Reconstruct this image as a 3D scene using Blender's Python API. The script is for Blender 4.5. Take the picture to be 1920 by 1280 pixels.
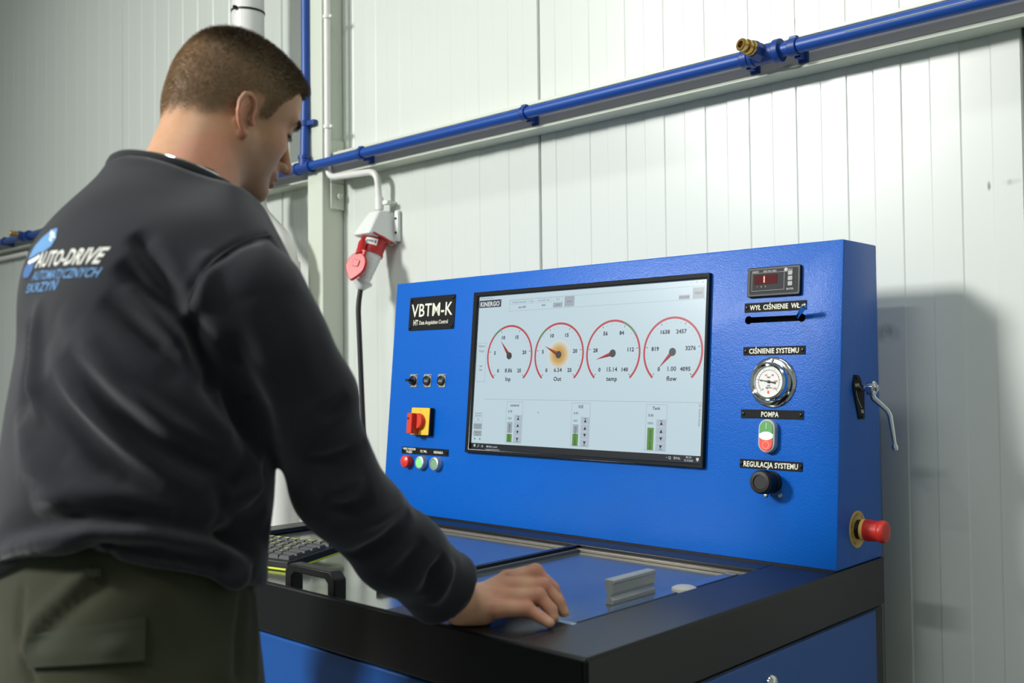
import bpy, bmesh, math, random
import numpy as np
from mathutils import Matrix, Vector
from mathutils.bvhtree import BVHTree

random.seed(7)
scene = bpy.context.scene
COL = scene.collection
for _o in list(bpy.data.objects):
    bpy.data.objects.remove(_o)

# ------------------------------------------------------------------ camera
CAMZ = 1.27
_y, _p, _r = math.radians(43.22), math.radians(1.626), math.radians(-0.603)
FWD = Vector((-math.sin(_y) * math.cos(_p), math.cos(_y) * math.cos(_p), math.sin(_p)))
_rt = Vector((math.cos(_y), math.sin(_y), 0))
_up = _rt.cross(FWD)
RIGHT = math.cos(_r) * _rt + math.sin(_r) * _up
UP = -math.sin(_r) * _rt + math.cos(_r) * _up
cam_data = bpy.data.cameras.new('camera')
cam_data.lens = 35.5
cam_data.sensor_width = 36.0
cam_data.clip_start = 0.05
cam_data.dof.use_dof = True
cam_data.dof.focus_distance = 2.05
cam_data.dof.aperture_fstop = 4.5
cam = bpy.data.objects.new('camera', cam_data)
M3 = Matrix((RIGHT, UP, -FWD)).transposed()
cam.matrix_world = Matrix.Translation((0, 0, CAMZ)) @ M3.to_4x4()
COL.objects.link(cam)
scene.camera = cam

# ------------------------------------------------------------------ world, lights, exposure
world = bpy.data.worlds.new('world')
scene.world = world
world.use_nodes = True
world.node_tree.nodes['Background'].inputs[0].default_value = (0.88, 1.0, 0.96, 1)
world.node_tree.nodes['Background'].inputs[1].default_value = 0.21
vs = scene.view_settings
vs.view_transform = 'Standard'
vs.look = 'None'
vs.gamma = 1.0
vs.use_curve_mapping = False
vs.exposure = 0.42

def area_light(name, loc, target, size, size_y, power, col=(1.0, 1.0, 0.97)):
    d = bpy.data.lights.new(name, 'AREA')
    d.shape = 'RECTANGLE'; d.size = size; d.size_y = size_y
    d.energy = power; d.color = col
    o = bpy.data.objects.new(name, d)
    o.location = loc
    v = Vector(target) - Vector(loc)
    o.rotation_euler = v.to_track_quat('-Z', 'Y').to_euler()
    COL.objects.link(o)
    return o

# the hall's lamps: a strong high-bay lamp behind the man, unseen ceiling lamps, two of them placed as fill
_k = area_light('high_bay_light', (-4.1, -4.2, 4.0), (-1.35, 1.5, 1.25), 1.0, 1.0, 72, (1.0, 0.998, 0.975))
_k.data.spread = math.radians(80)
CEIL_LAMPS = [(-0.9, 0.10, 4.55, 26), (-7.4, -2.4, 4.2, 12), (1.6, -0.6, 4.55, 2), (-0.8, -3.3, 4.55, 76)]
for _i, (_x, _yy, _z, _pw) in enumerate(CEIL_LAMPS):
    area_light('ceiling_lamp_light', (_x, _yy, _z), (_x, _yy, 0), 1.4, 0.28, _pw, (0.985, 1.0, 0.985))

# ------------------------------------------------------------------ helpers
def lin(c):
    return tuple((v / 12.92 if v <= 0.04045 else ((v + 0.055) / 1.055) ** 2.4) for v in (x / 255.0 for x in c))

MATS = {}
def mat(name, rgb, rough=0.5, metal=0.0, bump=0.0, bscale=200.0, var=0.0, vscale=6.0, coat=0.0, sheen=0.0,
        emit=None, estr=1.0, trans=0.0, spec=0.5, sss=0.0, detail=3.0, rvar=0.0):
    if name in MATS:
        return MATS[name]
    m = bpy.data.materials.new(name)
    m.use_nodes = True
    nt = m.node_tree
    b = nt.nodes['Principled BSDF']
    c = lin(rgb) + (1,)
    b.inputs['Base Color'].default_value = c
    b.inputs['Roughness'].default_value = rough
    b.inputs['Metallic'].default_value = metal
    b.inputs['Specular IOR Level'].default_value = spec
    b.inputs['Coat Weight'].default_value = coat
    b.inputs['Coat Roughness'].default_value = 0.12
    b.inputs['Sheen Weight'].default_value = sheen
    b.inputs['Transmission Weight'].default_value = trans
    if sss:
        b.inputs['Subsurface Weight'].default_value = sss
        b.inputs['Subsurface Radius'].default_value = (0.012, 0.005, 0.003)
        b.inputs['Subsurface Scale'].default_value = 1.0
    tc = None
    def coords():
        nonlocal tc
        if tc is None:
            tc = nt.nodes.new('ShaderNodeTexCoord')
        return tc.outputs['Object']
    if var > 0:
        n = nt.nodes.new('ShaderNodeTexNoise'); n.inputs['Scale'].default_value = vscale; n.inputs['Detail'].default_value = 6
        nt.links.new(coords(), n.inputs['Vector'])
        mx = nt.nodes.new('ShaderNodeMixRGB'); mx.blend_type = 'MIX'
        mx.inputs[1].default_value = tuple(v * (1 - var) for v in c[:3]) + (1,)
        mx.inputs[2].default_value = tuple(min(1, v * (1 + var)) for v in c[:3]) + (1,)
        nt.links.new(n.outputs['Fac'], mx.inputs[0])
        nt.links.new(mx.outputs[0], b.inputs['Base Color'])
        if rvar:
            mr = nt.nodes.new('ShaderNodeMapRange')
            mr.inputs['To Min'].default_value = max(0.02, rough - rvar); mr.inputs['To Max'].default_value = rough + rvar
            nt.links.new(n.outputs['Fac'], mr.inputs['Value'])
            nt.links.new(mr.outputs[0], b.inputs['Roughness'])
    if bump > 0:
        n2 = nt.nodes.new('ShaderNodeTexNoise'); n2.inputs['Scale'].default_value = bscale; n2.inputs['Detail'].default_value = detail
        nt.links.new(coords(), n2.inputs['Vector'])
        bp = nt.nodes.new('ShaderNodeBump'); bp.inputs['Strength'].default_value = bump; bp.inputs['Distance'].default_value = 0.002
        nt.links.new(n2.outputs['Fac'], bp.inputs['Height'])
        nt.links.new(bp.outputs[0], b.inputs['Normal'])
    if emit is not None:
        b.inputs['Emission Color'].default_value = lin(emit) + (1,)
        b.inputs['Emission Strength'].default_value = estr
    MATS[name] = m
    return m

def frame_of(d):
    d = Vector(d).normalized()
    a = Vector((0, 0, 1)) if abs(d.z) < 0.9 else Vector((1, 0, 0))
    x = d.cross(a).normalized()
    return x, d.cross(x).normalized(), d

POST = None
ORIG = {}          # world position of every object built here (translations only)

class MB:
    """collects shapes, then links them as one mesh object"""
    def __init__(self):
        self.v = []; self.f = []; self.g = []
    def add(self, vs_, fs):
        n = len(self.v)
        self.g.append((n, len(self.f)))
        self.v += [tuple(p) for p in vs_]
        self.f += [tuple(i + n for i in f) for f in fs]
        return self
    def box(self, lo, hi):
        x0, y0, z0 = lo; x1, y1, z1 = hi
        return self.add([(x0, y0, z0), (x1, y0, z0), (x1, y1, z0), (x0, y1, z0), (x0, y0, z1), (x1, y0, z1), (x1, y1, z1), (x0, y1, z1)],
                        [(0, 3, 2, 1), (4, 5, 6, 7), (0, 1, 5, 4), (1, 2, 6, 5), (2, 3, 7, 6), (3, 0, 4, 7)])
    def prism(self, poly, z0, z1):
        n = len(poly)
        a = sum(poly[i][0] * poly[(i + 1) % n][1] - poly[(i + 1) % n][0] * poly[i][1] for i in range(n))
        if a < 0: poly = poly[::-1]
        vs_ = [(x, y, z0) for x, y in poly] + [(x, y, z1) for x, y in poly]
        fs = [tuple(range(n - 1, -1, -1)), tuple(range(n, 2 * n))] + [(i, (i + 1) % n, n + (i + 1) % n, n + i) for i in range(n)]
        return self.add(vs_, fs)
    def tube(self, path, r, n=12, cap=True):
        path = [Vector(p) for p in path]
        rs = r if isinstance(r, (list, tuple)) else [r] * len(path)
        vs_, fs = [], []
        x, y = None, None
        for i, p in enumerate(path):
            t = (path[min(i + 1, len(path) - 1)] - path[max(i - 1, 0)]).normalized()
            if x is None:
                x, y, _ = frame_of(t)
            else:
                x = (x - t * x.dot(t)).normalized(); y = t.cross(x).normalized()
            for k in range(n):
                a = 2 * math.pi * k / n
                vs_.append(p + (x * math.cos(a) + y * math.sin(a)) * rs[i])
        for i in range(len(path) - 1):
            for k in range(n):
                fs.append((i * n + k, i * n + (k + 1) % n, (i + 1) * n + (k + 1) % n, (i + 1) * n + k))
        if cap:
            fs.append(tuple(range(n - 1, -1, -1))); fs.append(tuple((len(path) - 1) * n + k for k in range(n)))
        return self.add(vs_, fs)
    def lathe(self, prof, base=(0, 0, 0), axis=(0, 0, 1), n=28):
        """prof: (radius, height) pairs along axis"""
        x, y, d = frame_of(axis); b = Vector(base)
        vs_, fs = [], []
        for (r, h) in prof:
            for k in range(n):
                a = 2 * math.pi * k / n
                vs_.append(b + d * h + (x * math.cos(a) + y * math.sin(a)) * max(r, 1e-5))
        for i in range(len(prof) - 1):
            for k in range(n):
                fs.append((i * n + k, i * n + (k + 1) % n, (i + 1) * n + (k + 1) % n, (i + 1) * n + k))
        fs.append(tuple(range(n - 1, -1, -1))); fs.append(tuple((len(prof) - 1) * n + k for k in range(n)))
        return self.add(vs_, fs)
    def rrect(self, cx, cy, w, h, r, z0, z1, n=6):
        pts = []
        for sx, sy, a0 in ((1, -1, -90), (1, 1, 0), (-1, 1, 90), (-1, -1, 180)):
            for k in range(n + 1):
                a = math.radians(a0 + 90 * k / n)
                pts.append((cx + sx * (w / 2 - r) + r * math.cos(a), cy + sy * (h / 2 - r) + r * math.sin(a)))
        return self.prism(pts, z0, z1)
    def parts(self):
        """the separate shapes collected here, one collector for each"""
        if not self.g: return []
        ends = self.g[1:] + [(len(self.v), len(self.f))]
        out = []
        for (v0, f0), (v1, f1) in zip(self.g, ends):
            m = MB(); m.v = self.v[v0:v1]; m.f = [tuple(i - v0 for i in f) for f in self.f[f0:f1]]
            m.g = [(0, 0)]; out.append(m)
        return out
    def xf(self, M):
        self.v = [tuple(M @ Vector(p)) for p in self.v]
        return self
    def build(self, name, m, parent=None, M=None, bevel=0.0, seg=2, smooth=True, angle=35, loc=None):
        if M is not None: self.xf(M)
        if POST is not None: self.xf(POST)
        off = Vector(ORIG[parent.name]) if parent is not None else Vector(loc or (0, 0, 0))
        me = bpy.data.meshes.new(name)
        me.from_pydata([tuple(Vector(p) - off) for p in self.v], [], self.f)
        me.validate(); me.update()
        me.materials.append(m)
        if smooth:
            me.shade_smooth(); me.set_sharp_from_angle(angle=math.radians(angle))
        o = bpy.data.objects.new(name, me)
        COL.objects.link(o)
        if parent is not None:
            o.parent = parent
        else:
            o.location = off
        ORIG[o.name] = tuple(off)
        if bevel > 0:
            b = o.modifiers.new('bevel', 'BEVEL'); b.width = bevel; b.segments = seg; b.limit_method = 'ANGLE'; b.angle_limit = math.radians(40)
            b.harden_normals = False
        return o

def tag(o, label=None, cat=None, group=None, kind=None):
    if label: o['label'] = label
    if cat: o['category'] = cat
    if group: o['group'] = group
    if kind: o['kind'] = kind
    return o

def thing(name, loc, label, cat, group=None):
    o = bpy.data.objects.new(name, None)
    o.empty_display_size = 0.1
    COL.objects.link(o); o.location = loc
    ORIG[o.name] = tuple(loc)
    return tag(o, label, cat, group)

def copy_part(o, parent, delta, name=None):
    c = o.copy(); COL.objects.link(c); c.parent = parent
    c.location = Vector(o.location) + Vector(delta)
    return c

_tcache = {}
def text_geo(s, size, bold=0.0, shear=0.0):
    """flat lettering: vertices (x, y) centred on x, baseline centre on y = 0"""
    key = (s, bold, shear)
    if key not in _tcache:
        cu = bpy.data.curves.new('lettering', 'FONT')
        cu.body = s; cu.size = 1.0; cu.offset = bold; cu.shear = shear; cu.resolution_u = 2; cu.space_character = 1.0 + 2.2 * bold
        ob = bpy.data.objects.new('lettering', cu)
        me = ob.to_mesh()
        v = [tuple(p.co) for p in me.vertices]
        f = [tuple(p.vertices) for p in me.polygons]
        ob.to_mesh_clear()
        bpy.data.objects.remove(ob); bpy.data.curves.remove(cu)
        _tcache[key] = (v, f)
    v, f = _tcache[key]
    if not v:
        return [], []
    xs = [p[0] for p in v]; cx = (min(xs) + max(xs)) / 2
    return [((p[0] - cx) * size, (p[1] - 0.36) * size) for p in v], f

def text_w(s, bold=0.0):
    v, f = text_geo(s, 1.0, bold)
    return max(p[0] for p in v) - min(p[0] for p in v)

def add_text(mb, s, u, v, w, size, bold=0.0, width=None, rot=0.0, shear=0.0, align='C', hscale=1.0):
    g, f = text_geo(s, 1.0, bold, shear)
    if not g: return
    tw = max(p[0] for p in g) - min(p[0] for p in g)
    sx = (width / tw) if width else size * hscale
    ox = 0 if align == 'C' else (tw * sx / 2 if align == 'L' else -tw * sx / 2)
    c, s_ = math.cos(rot), math.sin(rot)
    pts = []
    for x, y in g:
        X, Y = x * sx + ox, y * size
        pts.append((u + X * c - Y * s_, v + X * s_ + Y * c, w))
    mb.add(pts, f)

def pix(px, py, d):
    """a point of the hall seen along one line of sight at distance d"""
    F = 1893.37
    return Vector((0, 0, CAMZ)) + d * (RIGHT * ((px - 960) / F) - UP * ((py - 640) / F) + FWD)
# ------------------------------------------------------------------ materials
def wall_material():
    m = mat('white_panel_paint', (208, 213, 206), rough=0.27, bump=0.03, bscale=9, var=0.02, vscale=2.0, spec=0.45)
    nt = m.node_tree; b = nt.nodes['Principled BSDF']
    # grubby scuffs with a shape of their own, at fixed places of the wall
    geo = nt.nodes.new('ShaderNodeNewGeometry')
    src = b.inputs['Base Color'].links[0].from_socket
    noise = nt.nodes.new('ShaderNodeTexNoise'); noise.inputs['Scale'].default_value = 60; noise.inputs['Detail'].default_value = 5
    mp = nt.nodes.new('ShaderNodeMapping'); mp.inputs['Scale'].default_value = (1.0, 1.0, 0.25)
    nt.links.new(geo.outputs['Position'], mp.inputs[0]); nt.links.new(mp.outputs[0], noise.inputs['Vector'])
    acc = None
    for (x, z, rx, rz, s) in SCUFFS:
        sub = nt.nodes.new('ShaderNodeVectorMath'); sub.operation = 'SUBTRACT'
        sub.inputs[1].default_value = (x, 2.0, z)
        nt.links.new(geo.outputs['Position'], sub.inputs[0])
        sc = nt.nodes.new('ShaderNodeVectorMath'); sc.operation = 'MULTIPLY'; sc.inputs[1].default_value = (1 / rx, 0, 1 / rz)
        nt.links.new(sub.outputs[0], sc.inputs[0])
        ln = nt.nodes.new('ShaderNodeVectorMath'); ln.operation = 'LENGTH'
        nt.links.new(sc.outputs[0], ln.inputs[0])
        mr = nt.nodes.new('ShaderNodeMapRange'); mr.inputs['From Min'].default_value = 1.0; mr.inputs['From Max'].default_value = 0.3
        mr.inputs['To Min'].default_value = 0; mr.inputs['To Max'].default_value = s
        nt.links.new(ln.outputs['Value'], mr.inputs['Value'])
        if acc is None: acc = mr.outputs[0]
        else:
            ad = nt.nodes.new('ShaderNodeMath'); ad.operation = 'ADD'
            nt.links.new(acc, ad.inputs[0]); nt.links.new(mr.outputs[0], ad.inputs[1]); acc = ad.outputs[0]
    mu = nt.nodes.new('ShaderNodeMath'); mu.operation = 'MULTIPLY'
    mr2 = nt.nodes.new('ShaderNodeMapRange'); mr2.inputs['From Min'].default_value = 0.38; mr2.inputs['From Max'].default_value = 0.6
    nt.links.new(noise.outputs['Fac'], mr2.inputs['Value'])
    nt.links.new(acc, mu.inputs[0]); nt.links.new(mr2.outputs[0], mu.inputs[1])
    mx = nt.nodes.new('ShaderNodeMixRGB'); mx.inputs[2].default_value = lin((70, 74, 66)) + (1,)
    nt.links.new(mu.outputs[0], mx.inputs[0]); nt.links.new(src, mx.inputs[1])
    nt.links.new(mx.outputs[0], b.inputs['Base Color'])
    return m
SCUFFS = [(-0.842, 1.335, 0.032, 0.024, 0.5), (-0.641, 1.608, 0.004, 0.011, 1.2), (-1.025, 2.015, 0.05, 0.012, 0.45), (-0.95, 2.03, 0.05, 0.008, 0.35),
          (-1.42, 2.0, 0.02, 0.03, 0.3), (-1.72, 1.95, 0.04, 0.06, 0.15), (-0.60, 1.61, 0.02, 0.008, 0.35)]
M_WALL = wall_material()
M_STEEL = mat('pale_green_steel_paint', (205, 211, 196), rough=0.42, bump=0.03, bscale=60, var=0.03, vscale=4)
M_RAILW = mat('grey_rail_paint', (160, 160, 158), rough=0.5, bump=0.03, bscale=60, var=0.04, vscale=8)  # web coloured greyer than the rail's lips
M_PVC = mat('white_pvc', (226, 226, 220), rough=0.35, var=0.02, vscale=5)
M_BLUEPIPE = mat('blue_pipe_plastic', (12, 68, 150), rough=0.42, bump=0.02, bscale=120, var=0.06, vscale=6)
M_BLUECLIP = mat('blue_clip_plastic', (10, 58, 134), rough=0.45)
M_BRASS = mat('brass', (190, 160, 95), rough=0.28, metal=1.0, bump=0.02, bscale=80)
M_STRIPE = mat('pale_pipe_stripe', (150, 165, 160), rough=0.5)
M_BLACK = mat('black_plastic', (15, 15, 16), rough=0.45, spec=0.35)
M_ZINC = mat('zinc_steel', (190, 192, 186), rough=0.35, metal=0.9)
M_CHROME = mat('chrome', (215, 218, 220), rough=0.10, metal=1.0)
M_RED = mat('red_plastic', (186, 34, 34), rough=0.38, var=0.05, vscale=20)
M_FLOOR = mat('grey_floor_resin', (120, 122, 118), rough=0.35, bump=0.03, bscale=30, var=0.08, vscale=3)
M_CEIL = mat('ceiling_sheet', (200, 203, 198), rough=0.6, var=0.03, vscale=3)

# ------------------------------------------------------------------ hall shell
WALLY = 2.0
tag(MB().box((-9.6, -7.0, -0.06), (3.2, 2.2, 0.0)).build('floor', M_FLOOR, bevel=0), kind='structure')
tag(MB().box((-9.6, -7.0, 4.8), (3.2, 2.2, 4.9)).build('ceiling', M_CEIL), kind='structure')
wall = MB().box((-9.6, WALLY + 0.03, 0.0), (3.2, WALLY + 0.1, 4.8)).build('wall_back', M_WALL)
tag(wall, kind='structure')
PW = 1.195
def wall_panel(x0):
    mb = MB()
    nb = 21; bw = PW / nb
    prof = [(0.0025, 0.028), (0.0025, 0.004), (0.005, 0.0)]
    for k in range(1, nb):
        x = k * bw
        y0, y1 = (0.0, 0.0014) if k % 2 else (0.0014, 0.0)
        prof += [(x - 0.0016, y0), (x + 0.0016, y1)]
    prof += [(PW - 0.005, 0.0), (PW - 0.0025, 0.004), (PW - 0.0025, 0.028)]
    n = len(prof)
    vs_ = [(x0 + x, WALLY + y, 0.0) for x, y in prof] + [(x0 + x, WALLY + y, 4.8) for x, y in prof]
    mb.add(vs_, [(i, i + 1, n + i + 1, n + i) for i in range(n - 1)])
    return mb.build('wall_panel', M_WALL, wall, smooth=False)
x0 = -1.771
p0 = wall_panel(x0)
for k in (-6, -5, -4, -3, -2, -1, 1, 2, 3):
    copy_part(p0, wall, (k * PW, 0, 0))

# ceiling lamps (housings of the area lights)
for i, (x, y, z, pw) in enumerate(CEIL_LAMPS):
    t = thing('ceiling_lamp', (x, y, z), ['long LED ceiling lamp above the bench, nearest the panelled wall', 'low-hung long LED lamp far along the hall', 'long LED ceiling lamp above the open floor beside the bench',
              'long LED ceiling lamp behind the camera'][i], 'lamp', 'ceiling lamps out of the picture')
    MB().box((x - 0.74, y - 0.17, z + 0.012), (x + 0.74, y + 0.17, z + 0.07)).build('lamp_housing', M_PVC, t, bevel=0.006)
    for sx in (-0.5, 0.5):
        MB().tube([(x + sx, y, z + 0.07), (x + sx, y, 4.8)], 0.004, 6).build('suspension_wire', M_ZINC, t)

hbl = thing('high_bay_lamp', (-4.1, -4.2, 4.0), 'square high-bay LED lamp hanging behind the man', 'lamp')
_hm = Matrix.Translation((-4.1, -4.2, 4.0)) @ (Vector((-1.35, 1.5, 1.25)) - Vector((-4.1, -4.2, 4.0))).to_track_quat('-Z', 'Y').to_matrix().to_4x4()
MB().box((-0.42, -0.42, 0.012), (0.42, 0.42, 0.10)).build('lamp_housing', M_PVC, hbl, M=_hm, bevel=0.008)
MB().tube([(-4.1, -4.2, 4.08), (-4.1, -4.2, 4.8)], 0.006, 8).build('suspension_rod', M_ZINC, hbl)

# ------------------------------------------------------------------ steel column with cleat plates
CX0, CX1, CYF = -2.700, -2.620, 1.916
col_t = thing('steel_column', (-2.66, 1.96, 0), 'pale green steel column standing against the panelled wall', 'column')
MB().box((CX0, CYF, 0.0), (CX1, WALLY - 0.001, 4.8)).build('shaft', M_STEEL, col_t, bevel=0.004)
MB().box((CX0 - 0.04, CYF - 0.04, 0.0), (CX1 + 0.04, WALLY - 0.001, 0.012)).build('base_plate', M_STEEL, col_t, bevel=0.002)
for z0, z1, zb in ((1.875, 2.013, 1.975), (1.790, 1.874, 1.832)):
    pl = MB().box((CX1, 1.944, z0), (CX1 + 0.009, WALLY - 0.003, z1)).build('cleat_plate', M_STEEL, col_t, bevel=0.002)
    MB().lathe([(0.013, 0), (0.013, 0.003), (0.0095, 0.003), (0.0095, 0.011), (0.007, 0.012)], (CX1 + 0.009, 1.974, zb), (1, 0, 0), 6).build('bolt', M_STEEL, pl, smooth=False)

# ------------------------------------------------------------------ wall rails (right and left of the column)
def wall_rail(xa, xb, label):
    t = thing('wall_rail', ((xa + xb) / 2, WALLY, 1.89), label, 'rail')
    yf = 1.942
    MB().box((xa, yf, 1.902), (xb, WALLY - 0.001, 1.966)).build('rail_web', M_RAILW, t, bevel=0.002)
    # rolled lower lip
    prof = [(WALLY - 0.001, 1.893), (WALLY - 0.001, 1.903)]
    for k in range(7):
        a = math.radians(90 + 90 * k / 6)
        prof.append((yf + 0.004 + 0.010 * math.cos(a), 1.893 + 0.010 * math.sin(a)))
    mb = MB().prism([(y, z) for y, z in prof], xa, xb)
    mb.v = [(p[2], p[0], p[1]) for p in mb.v]
    mb.f = [f[::1] for f in mb.f]
    mb.build('lower_lip', M_STEEL, t)
    MB().box((xa, yf - 0.004, 1.958), (xb, WALLY - 0.001, 1.9665)).build('upper_lip', M_STEEL, t, bevel=0.0015)
    return t
wall_rail(CX1 + 0.009, 3.1, 'pale steel rail on the wall above the blue bench, behind the pipe')
wall_rail(-9.4, CX0, 'pale steel rail on the wall left of the column, behind the man')

# ------------------------------------------------------------------ blue compressed-air pipe
PY, PZ, PR = 1.899, 1.927, 0.0145
air = thing('air_pipe', (-2.7, PY, PZ), 'blue compressed-air pipe line running along the white wall', 'pipe')
XT = -2.692
MB().tube([(-9.4, PY, PZ), (3.1, PY, PZ)], PR, 20).build('main_pipe', M_BLUEPIPE, air)
MB().tube([(-0.865, PY - 0.0146, PZ + 0.0005), (3.1, PY - 0.0146, PZ + 0.0005)], 0.0011, 6).build('pipe_stripe', M_STRIPE, air)
MB().tube([(XT, PY, PZ), (XT - 0.004, PY + 0.01, PZ + 0.3), (XT - 0.006, PY + 0.01, 4.79)], PR, 20).build('riser_pipe', M_BLUEPIPE, air)
tee = MB().tube([(XT - 0.036, PY, PZ), (XT + 0.036, PY, PZ)], 0.0185, 20)
tee.tube([(XT, PY, PZ), (XT, PY, PZ + 0.034)], 0.0185, 20)
for s in (-1, 1):
    tee.tube([(XT + s * 0.030, PY, PZ), (XT + s * 0.040, PY, PZ)], 0.0205, 20)
tee.tube([(XT, PY, PZ + 0.028), (XT, PY, PZ + 0.038)], 0.0205, 20)
tee.build('tee_fitting', M_BLUECLIP, air)
def pipe_clip(x, zc=PZ, yb=1.942):
    mb = MB()
    # open ring round the pipe
    for rr, ww in ((0.0185, 0.009),):
        ring = []
        for k in range(22):
            a = math.radians(-150 + 300 * k / 21) + math.pi
            ring.append((a))
        vs_, fs = [], []
        for a in ring:
            for dx in (-ww, ww):
                for r_ in (PR + 0.0003, rr):
                    vs_.append((x + dx, PY + r_ * math.cos(a), zc + r_ * math.sin(a)))
        for i in range(len(ring) - 1):
            o = i * 4
            fs += [(o + 1, o + 5, o + 7, o + 3), (o, o + 2, o + 6, o + 4), (o, o + 4, o + 5, o + 1), (o + 2, o + 3, o + 7, o + 6)]
        fs += [(0, 1, 3, 2), (len(vs_) - 4, len(vs_) - 2, len(vs_) - 1, len(vs_) - 3)]
        mb.add(vs_, fs)
    mb.box((x - 0.007, PY + 0.013, zc - 0.020), (x + 0.007, yb, zc + 0.012))
    mb.box((x - 0.011, yb - 0.006, zc - 0.024), (x + 0.011, yb, zc + 0.016))
    mb.box((x - 0.0085, PY - 0.006, zc + 0.016), (x + 0.0085, PY + 0.006, zc + 0.022))
    return mb.build('pipe_clip', M_BLUECLIP, air, bevel=0.0015)
c0 = pipe_clip(-1.731)
for x in (-1.093, -0.981, -2.40, -3.15, -3.9, -4.65, -5.2, -0.3, 0.4, 1.1):
    copy_part(c0, air, (x + 1.731, 0, 0))
rc = MB().tube([(XT - 0.004, PY + 0.006, 2.060), (XT - 0.004, PY + 0.006, 2.078)], 0.0195, 18)
rc.box((XT + 0.008, PY + 0.000, 2.060), (XT + 0.050, PY + 0.016, 2.076)).build('riser_clip', M_BLUECLIP, air, bevel=0.002)
def outlet(x, sgn=1):
    v = MB().tube([(x - 0.030, PY, PZ), (x + 0.026, PY, PZ)], 0.0205, 20)
    v.tube([(x + 0.024, PY, PZ), (x + 0.038, PY, PZ)], 0.0245, 20)
    v.tube([(x - 0.034, PY, PZ), (x - 0.024, PY, PZ)], 0.0225, 20)
    v.tube([(x - 0.004, PY, PZ), (x - 0.012, PY - 0.034, PZ + 0.006)], [0.019, 0.020], 8)
    body = v.build('outlet_tee', M_BLUECLIP, air, bevel=0.0012)
    b = Vector((x - 0.011, PY - 0.032, PZ + 0.006)); d = Vector((-0.25, -1, 0.12))
    MB().lathe([(0.0165, 0), (0.0165, 0.007), (0.0135, 0.008), (0.0135, 0.013), (0.0155, 0.014), (0.0155, 0.019), (0.011, 0.020), (0.011, 0.025), (0.0135, 0.027), (0.0135, 0.034),
                (0.012, 0.036), (0.007, 0.036), (0.006, 0.022)], b, d, 20).build('brass_coupling', M_BRASS, body)
outlet(-1.047); outlet(-4.93)

# ------------------------------------------------------------------ white conduit down to the red socket
def arc_path(pts, r, n=6):
    pts = [Vector(p) for p in pts]; out = [pts[0]]
    for i in range(1, len(pts) - 1):
        a, b, c = pts[i - 1], pts[i], pts[i + 1]
        d1 = (a - b).normalized(); d2 = (c - b).normalized()
        p1 = b + d1 * r; p2 = b + d2 * r
        for k in range(n + 1):
            t = k / n
            out.append(p1 * (1 - t) ** 2 + b * 2 * t * (1 - t) + p2 * t * t)
    out.append(pts[-1])
    return out
cond = thing('conduit', (-2.6, 1.93, 1.9), 'thin white conduit beside the column bending to the red socket', 'conduit')
CXc = -2.604
MB().tube(arc_path([(CXc - 0.002, 1.926, 4.79), (CXc, 1.926, 2.3), (CXc, 1.926, 1.885), (-2.388, 1.950, 1.880), (-2.388, 1.958, 1.760)], 0.038, 8), 0.0105, 14).build('conduit_tube', M_PVC, cond)
for z in (2.048, 2.40):
    MB().tube([(CXc, 1.926, z - 0.006), (CXc, 1.926, z + 0.006)], 0.0135, 14).box((CXc - 0.026, 1.924, z - 0.005), (CXc + 0.022, 1.932, z + 0.005)).build('conduit_clip', M_PVC, cond, bevel=0.001)
MB().tube([(-2.388, 1.957, 1.800), (-2.388, 1.958, 1.762)], 0.0135, 14).build('conduit_coupler', M_PVC, cond)
MB().tube([(-2.360, 1.999, 1.782), (-2.366, 1.965, 1.782)], 0.006, 8).box((-2.376, 1.958, 1.776), (-2.352, 1.975, 1.788)).build('conduit_clip', M_PVC, cond, bevel=0.001)

# small conduit far left
lc = thing('conduit', (-5.2, 1.98, 1.9), 'thin white conduit on the wall below the pipe, far left behind the man', 'conduit')
MB().tube(arc_path([(-9.3, 1.975, 1.868), (-5.075, 1.975, 1.868), (-5.075, 1.975, 0.3)], 0.05, 8), 0.0125, 12).build('conduit_tube', M_PVC, lc)

# ------------------------------------------------------------------ grey-white ventilation duct behind the head
duct = thing('ventilation_duct', (-2.9, 1.83, 0), 'wide white plastic duct running down the wall behind the man', 'duct')
DY = 1.828; DXa, DXb = -2.905, -2.715
path = arc_path([(DXa, DY, 4.79), (DXa, DY, 1.80), (DXb, DY, 1.66), (DXb, DY, 0.02)], 0.07, 8)
MB().tube(path, 0.053, 28).build('duct_tube', M_PVC, duct)
MB().tube([(DXa, DY, 1.83), (DXa, DY, 1.90)], 0.058, 28).build('duct_socket', M_PVC, duct)
MB().tube([(DXb, DY, 1.56), (DXb, DY, 1.62)], 0.058, 28).build('duct_socket', M_PVC, duct)
MB().lathe([(0.0540, -0.003), (0.0555, -0.003), (0.0555, 0.003), (0.0540, 0.003)], (DXa, DY, 2.466), (0.06, 0.0, 1), 28).box((DXa + 0.01, DY - 0.064, 2.460), (DXa + 0.018, DY - 0.052, 2.471)).build('cable_tie', M_BLACK, duct)

# ------------------------------------------------------------------ red five-pin wall socket with plug and cable
SX = -2.385
POST = Matrix.Translation((SX - 0.006, WALLY, 1.758)) @ Matrix.Scale(0.86, 4) @ Matrix.Translation((-SX, -WALLY, -1.738))
sock = thing('wall_socket', (SX, WALLY, 1.55), 'red and white industrial wall socket beside the steel column', 'socket')
M_SOCKW = mat('pale_grey_socket_plastic', (222, 224, 220), rough=0.4)
hb = MB()
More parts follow.
